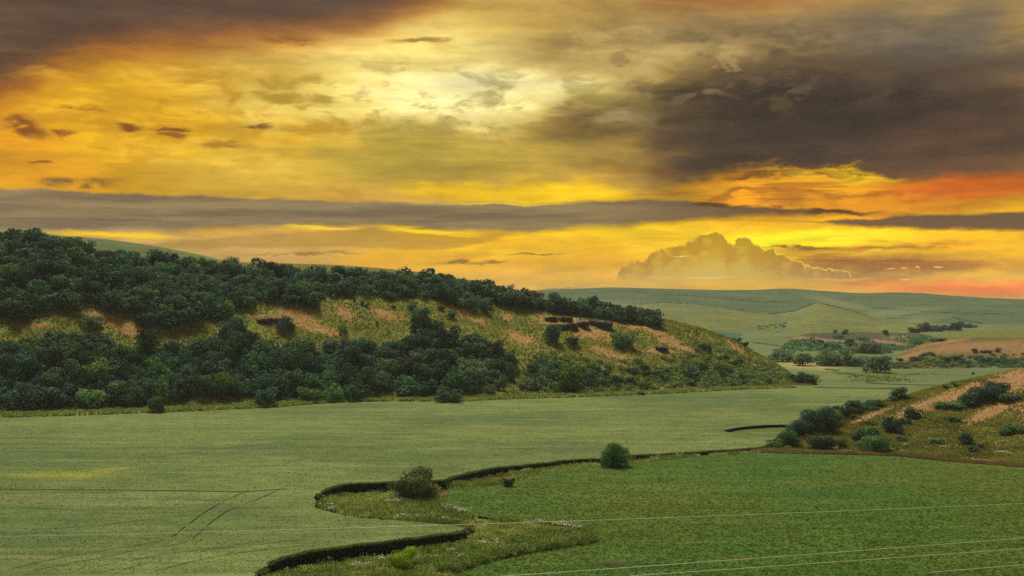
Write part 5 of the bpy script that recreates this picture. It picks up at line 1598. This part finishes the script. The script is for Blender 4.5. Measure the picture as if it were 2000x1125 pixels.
FM = [(flower_mesh(i), stalk_mesh(i)) for i in range(3)]
for i, (px, py, s, lab) in enumerate((
        (637, 988, 1.0, 'white flowers at the left tip of the upper creek bend'), (648, 995, .8, 'white flowers just below the ones at the left tip of the bend'),
        (762, 982, .9, 'white flowers in front of the rusty dark bush'), (782, 980, .9, 'white flowers right under the rusty dark bush'), (785, 996, .5, 'few white flowers in the middle of the bend weeds'),
        (782, 1010, .9, 'left white flowers along the lower rim of the bend'), (798, 1012, .7, 'second white flowers along the lower rim of the bend'), (820, 1010, .8, 'third pinkish white flowers along the lower rim of the bend'),
        (866, 1016, .7, 'fourth white flowers along the lower rim of the bend'), (884, 1019, .8, 'last white flowers along the lower rim of the bend'),
        (874, 990, .8, 'white flowers on the corner of the dark green field'), (890, 997, .9, 'white flowers following the edge of the dark green field'), (908, 1003, .9, 'white flowers at the end of the field edge line'),
        (946, 1030, .5, 'few white flowers above the second bend'), (1050, 1025, .8, 'white flowers on the dark soil rim of the second bend'), (1090, 1028, .9, 'white flowers left on the tip of the second bend'),
        (1110, 1030, .9, 'white flowers in the middle on the tip of the second bend'), (1126, 1034, .9, 'white flowers at the right tip of the second bend'), (1105, 1040, .5, 'small white flowers under the others at the bend tip'),
        (942, 1062, .8, 'white flowers on the bank above the lime green bush'), (970, 1060, .7, 'white flowers on the bank further right above the lime green bush'),
        (700, 1107, .7, 'white flowers left of the lime green bush'), (722, 1104, .7, 'white flowers close beside the lime green bush'), (745, 1095, .7, 'white flowers on the slope by the lime green bush'),
        (880, 1080, .5, 'few white flowers right of the lime green bush'), (900, 1090, .7, 'white flowers above the bottom right soil edge'),
        (1030, 918, .8, 'white flowers beside the small creek bush'), (1330, 888, 1.2, 'white flowers on the field line right of the round green bush'),
        (1628, 880, 1.1, 'white flowers on the olive bush at the slope foot'), (1645, 872, .9, 'white flowers above the slope foot bushes'), (1722, 885, 1.1, 'white flowers below the large round slope bush'), (1740, 882, .8, 'white flowers right of the large round slope bush'),
        (1768, 874, .8, 'lone white flowers on the lower slope'), (1840, 878, .8, 'white flowers near the pale twiggy bush'), (1952, 888, 1.0, 'white flowers low at the right end of the slope'), (1966, 890, .9, 'last white flowers low at the right end of the slope'))):
    x, y_ = ground(px, py)
    q = hit(px, py, 'right_hillside') if px > 1500 else None
    if q is None:
        ing = inpoly(np.array([x]), np.array([y_]), gully_poly)[0]
        z_ = float(gully_z(np.array([x]), np.array([y_]))[0]) if ing else float(gz(x, y_))
        q = Vector((x, y_, max(z_, -1.5)))
    root = bpy.data.objects.new('wildflowers', None)
    C.objects.link(root)
    root.location = q; root.scale = (s, s, .9); root.rotation_euler = (0, 0, i * 1.3)
    tag(root, lab, 'flowers', 'clumps of white wildflowers')
    tag(obj('flower_heads', FM[i % 3][0], root), kind='stuff')
    tag(obj('stalks', FM[i % 3][1], root), kind='stuff')


# ------------------------------------------------------------------ overhead cables crossing in front of the eye, well below it
def cable(pa, pb, ya, yb, label, r=0.021):
    """hung between two points given by where they are seen and how far off; goes on beyond the view"""
    A = np.array([(pa[0] - PX) / F * ya, ya, H - (pa[1] - PY) / F * ya])
    B = np.array([(pb[0] - PX) / F * yb, yb, H - (pb[1] - PY) / F * yb])
    A2, B2 = A + (A - B) * 0.6, B + (B - A) * 0.6
    n = 90; seg = 5
    V = []; Fc = []
    L = np.linalg.norm(B2 - A2)
    for i in range(n):
        t = i / (n - 1)
        p = A2 * (1 - t) + B2 * t
        p[2] += 0.00016 * ((t - .5) ** 2 * L * L) - 0.00016 * (0.3125 / 2.2 * L) ** 2 * 1.0
        for k in range(seg):
            a = 2 * math.pi * k / seg
            V.append((p[0], p[1] + r * math.cos(a), p[2] + r * math.sin(a)))
    for i in range(n - 1):
        for k in range(seg):
            Fc.append((i * seg + k, i * seg + (k + 1) % seg, (i + 1) * seg + (k + 1) % seg, (i + 1) * seg + k))
    o = obj('overhead_cable', mesh_np('overhead_cable', V, Fc, M['cable'], smooth=True))
    tag(o, label, 'cable', 'overhead cables')


cable((25, 1051), (1980, 988), 88, 80, 'topmost thin pale cable crossing the whole width over the fields')
cable((1240, 1108), (1980, 1053), 76, 72, 'second pale cable slanting over the dark green field')
cable((1500, 1107), (1980, 1073), 75, 72, 'third pale cable just below the second')
cable((1880, 1113), (1990, 1104), 74, 73, 'lowest pale cable, only a short piece in the bottom right corner')

# ------------------------------------------------------------------ haze
if HAZE > 0:
    X0, X1, Y0, Y1, Z0, Z1 = -3600, 3600, -400, 4900, -6, 95
    V = [(X0, Y0, Z0), (X1, Y0, Z0), (X1, Y1, Z0), (X0, Y1, Z0), (X0, Y0, Z1), (X1, Y0, Z1), (X1, Y1, Z1), (X0, Y1, Z1)]
    Fc = [(0, 3, 2, 1), (4, 5, 6, 7), (0, 1, 5, 4), (1, 2, 6, 5), (2, 3, 7, 6), (3, 0, 4, 7)]
    mh = bpy.data.materials.new('haze'); mh.use_nodes = True
    g = Nodes(mh.node_tree)
    pv = g.n('ShaderNodeVolumePrincipled')
    pv.inputs['Color'].default_value = (0.80, 0.92, 0.97, 1)
    pv.inputs['Density'].default_value = HAZE
    pv.inputs['Anisotropy'].default_value = 0.0
    out = g.n('ShaderNodeOutputMaterial')
    g.nt.links.new(pv.outputs[0], out.inputs['Volume'])
    o = obj('haze', mesh_np('haze', V, Fc, mh))
    o.visible_shadow = True
    tag(o, kind='stuff', label='thin pale air haze lying over the valley')
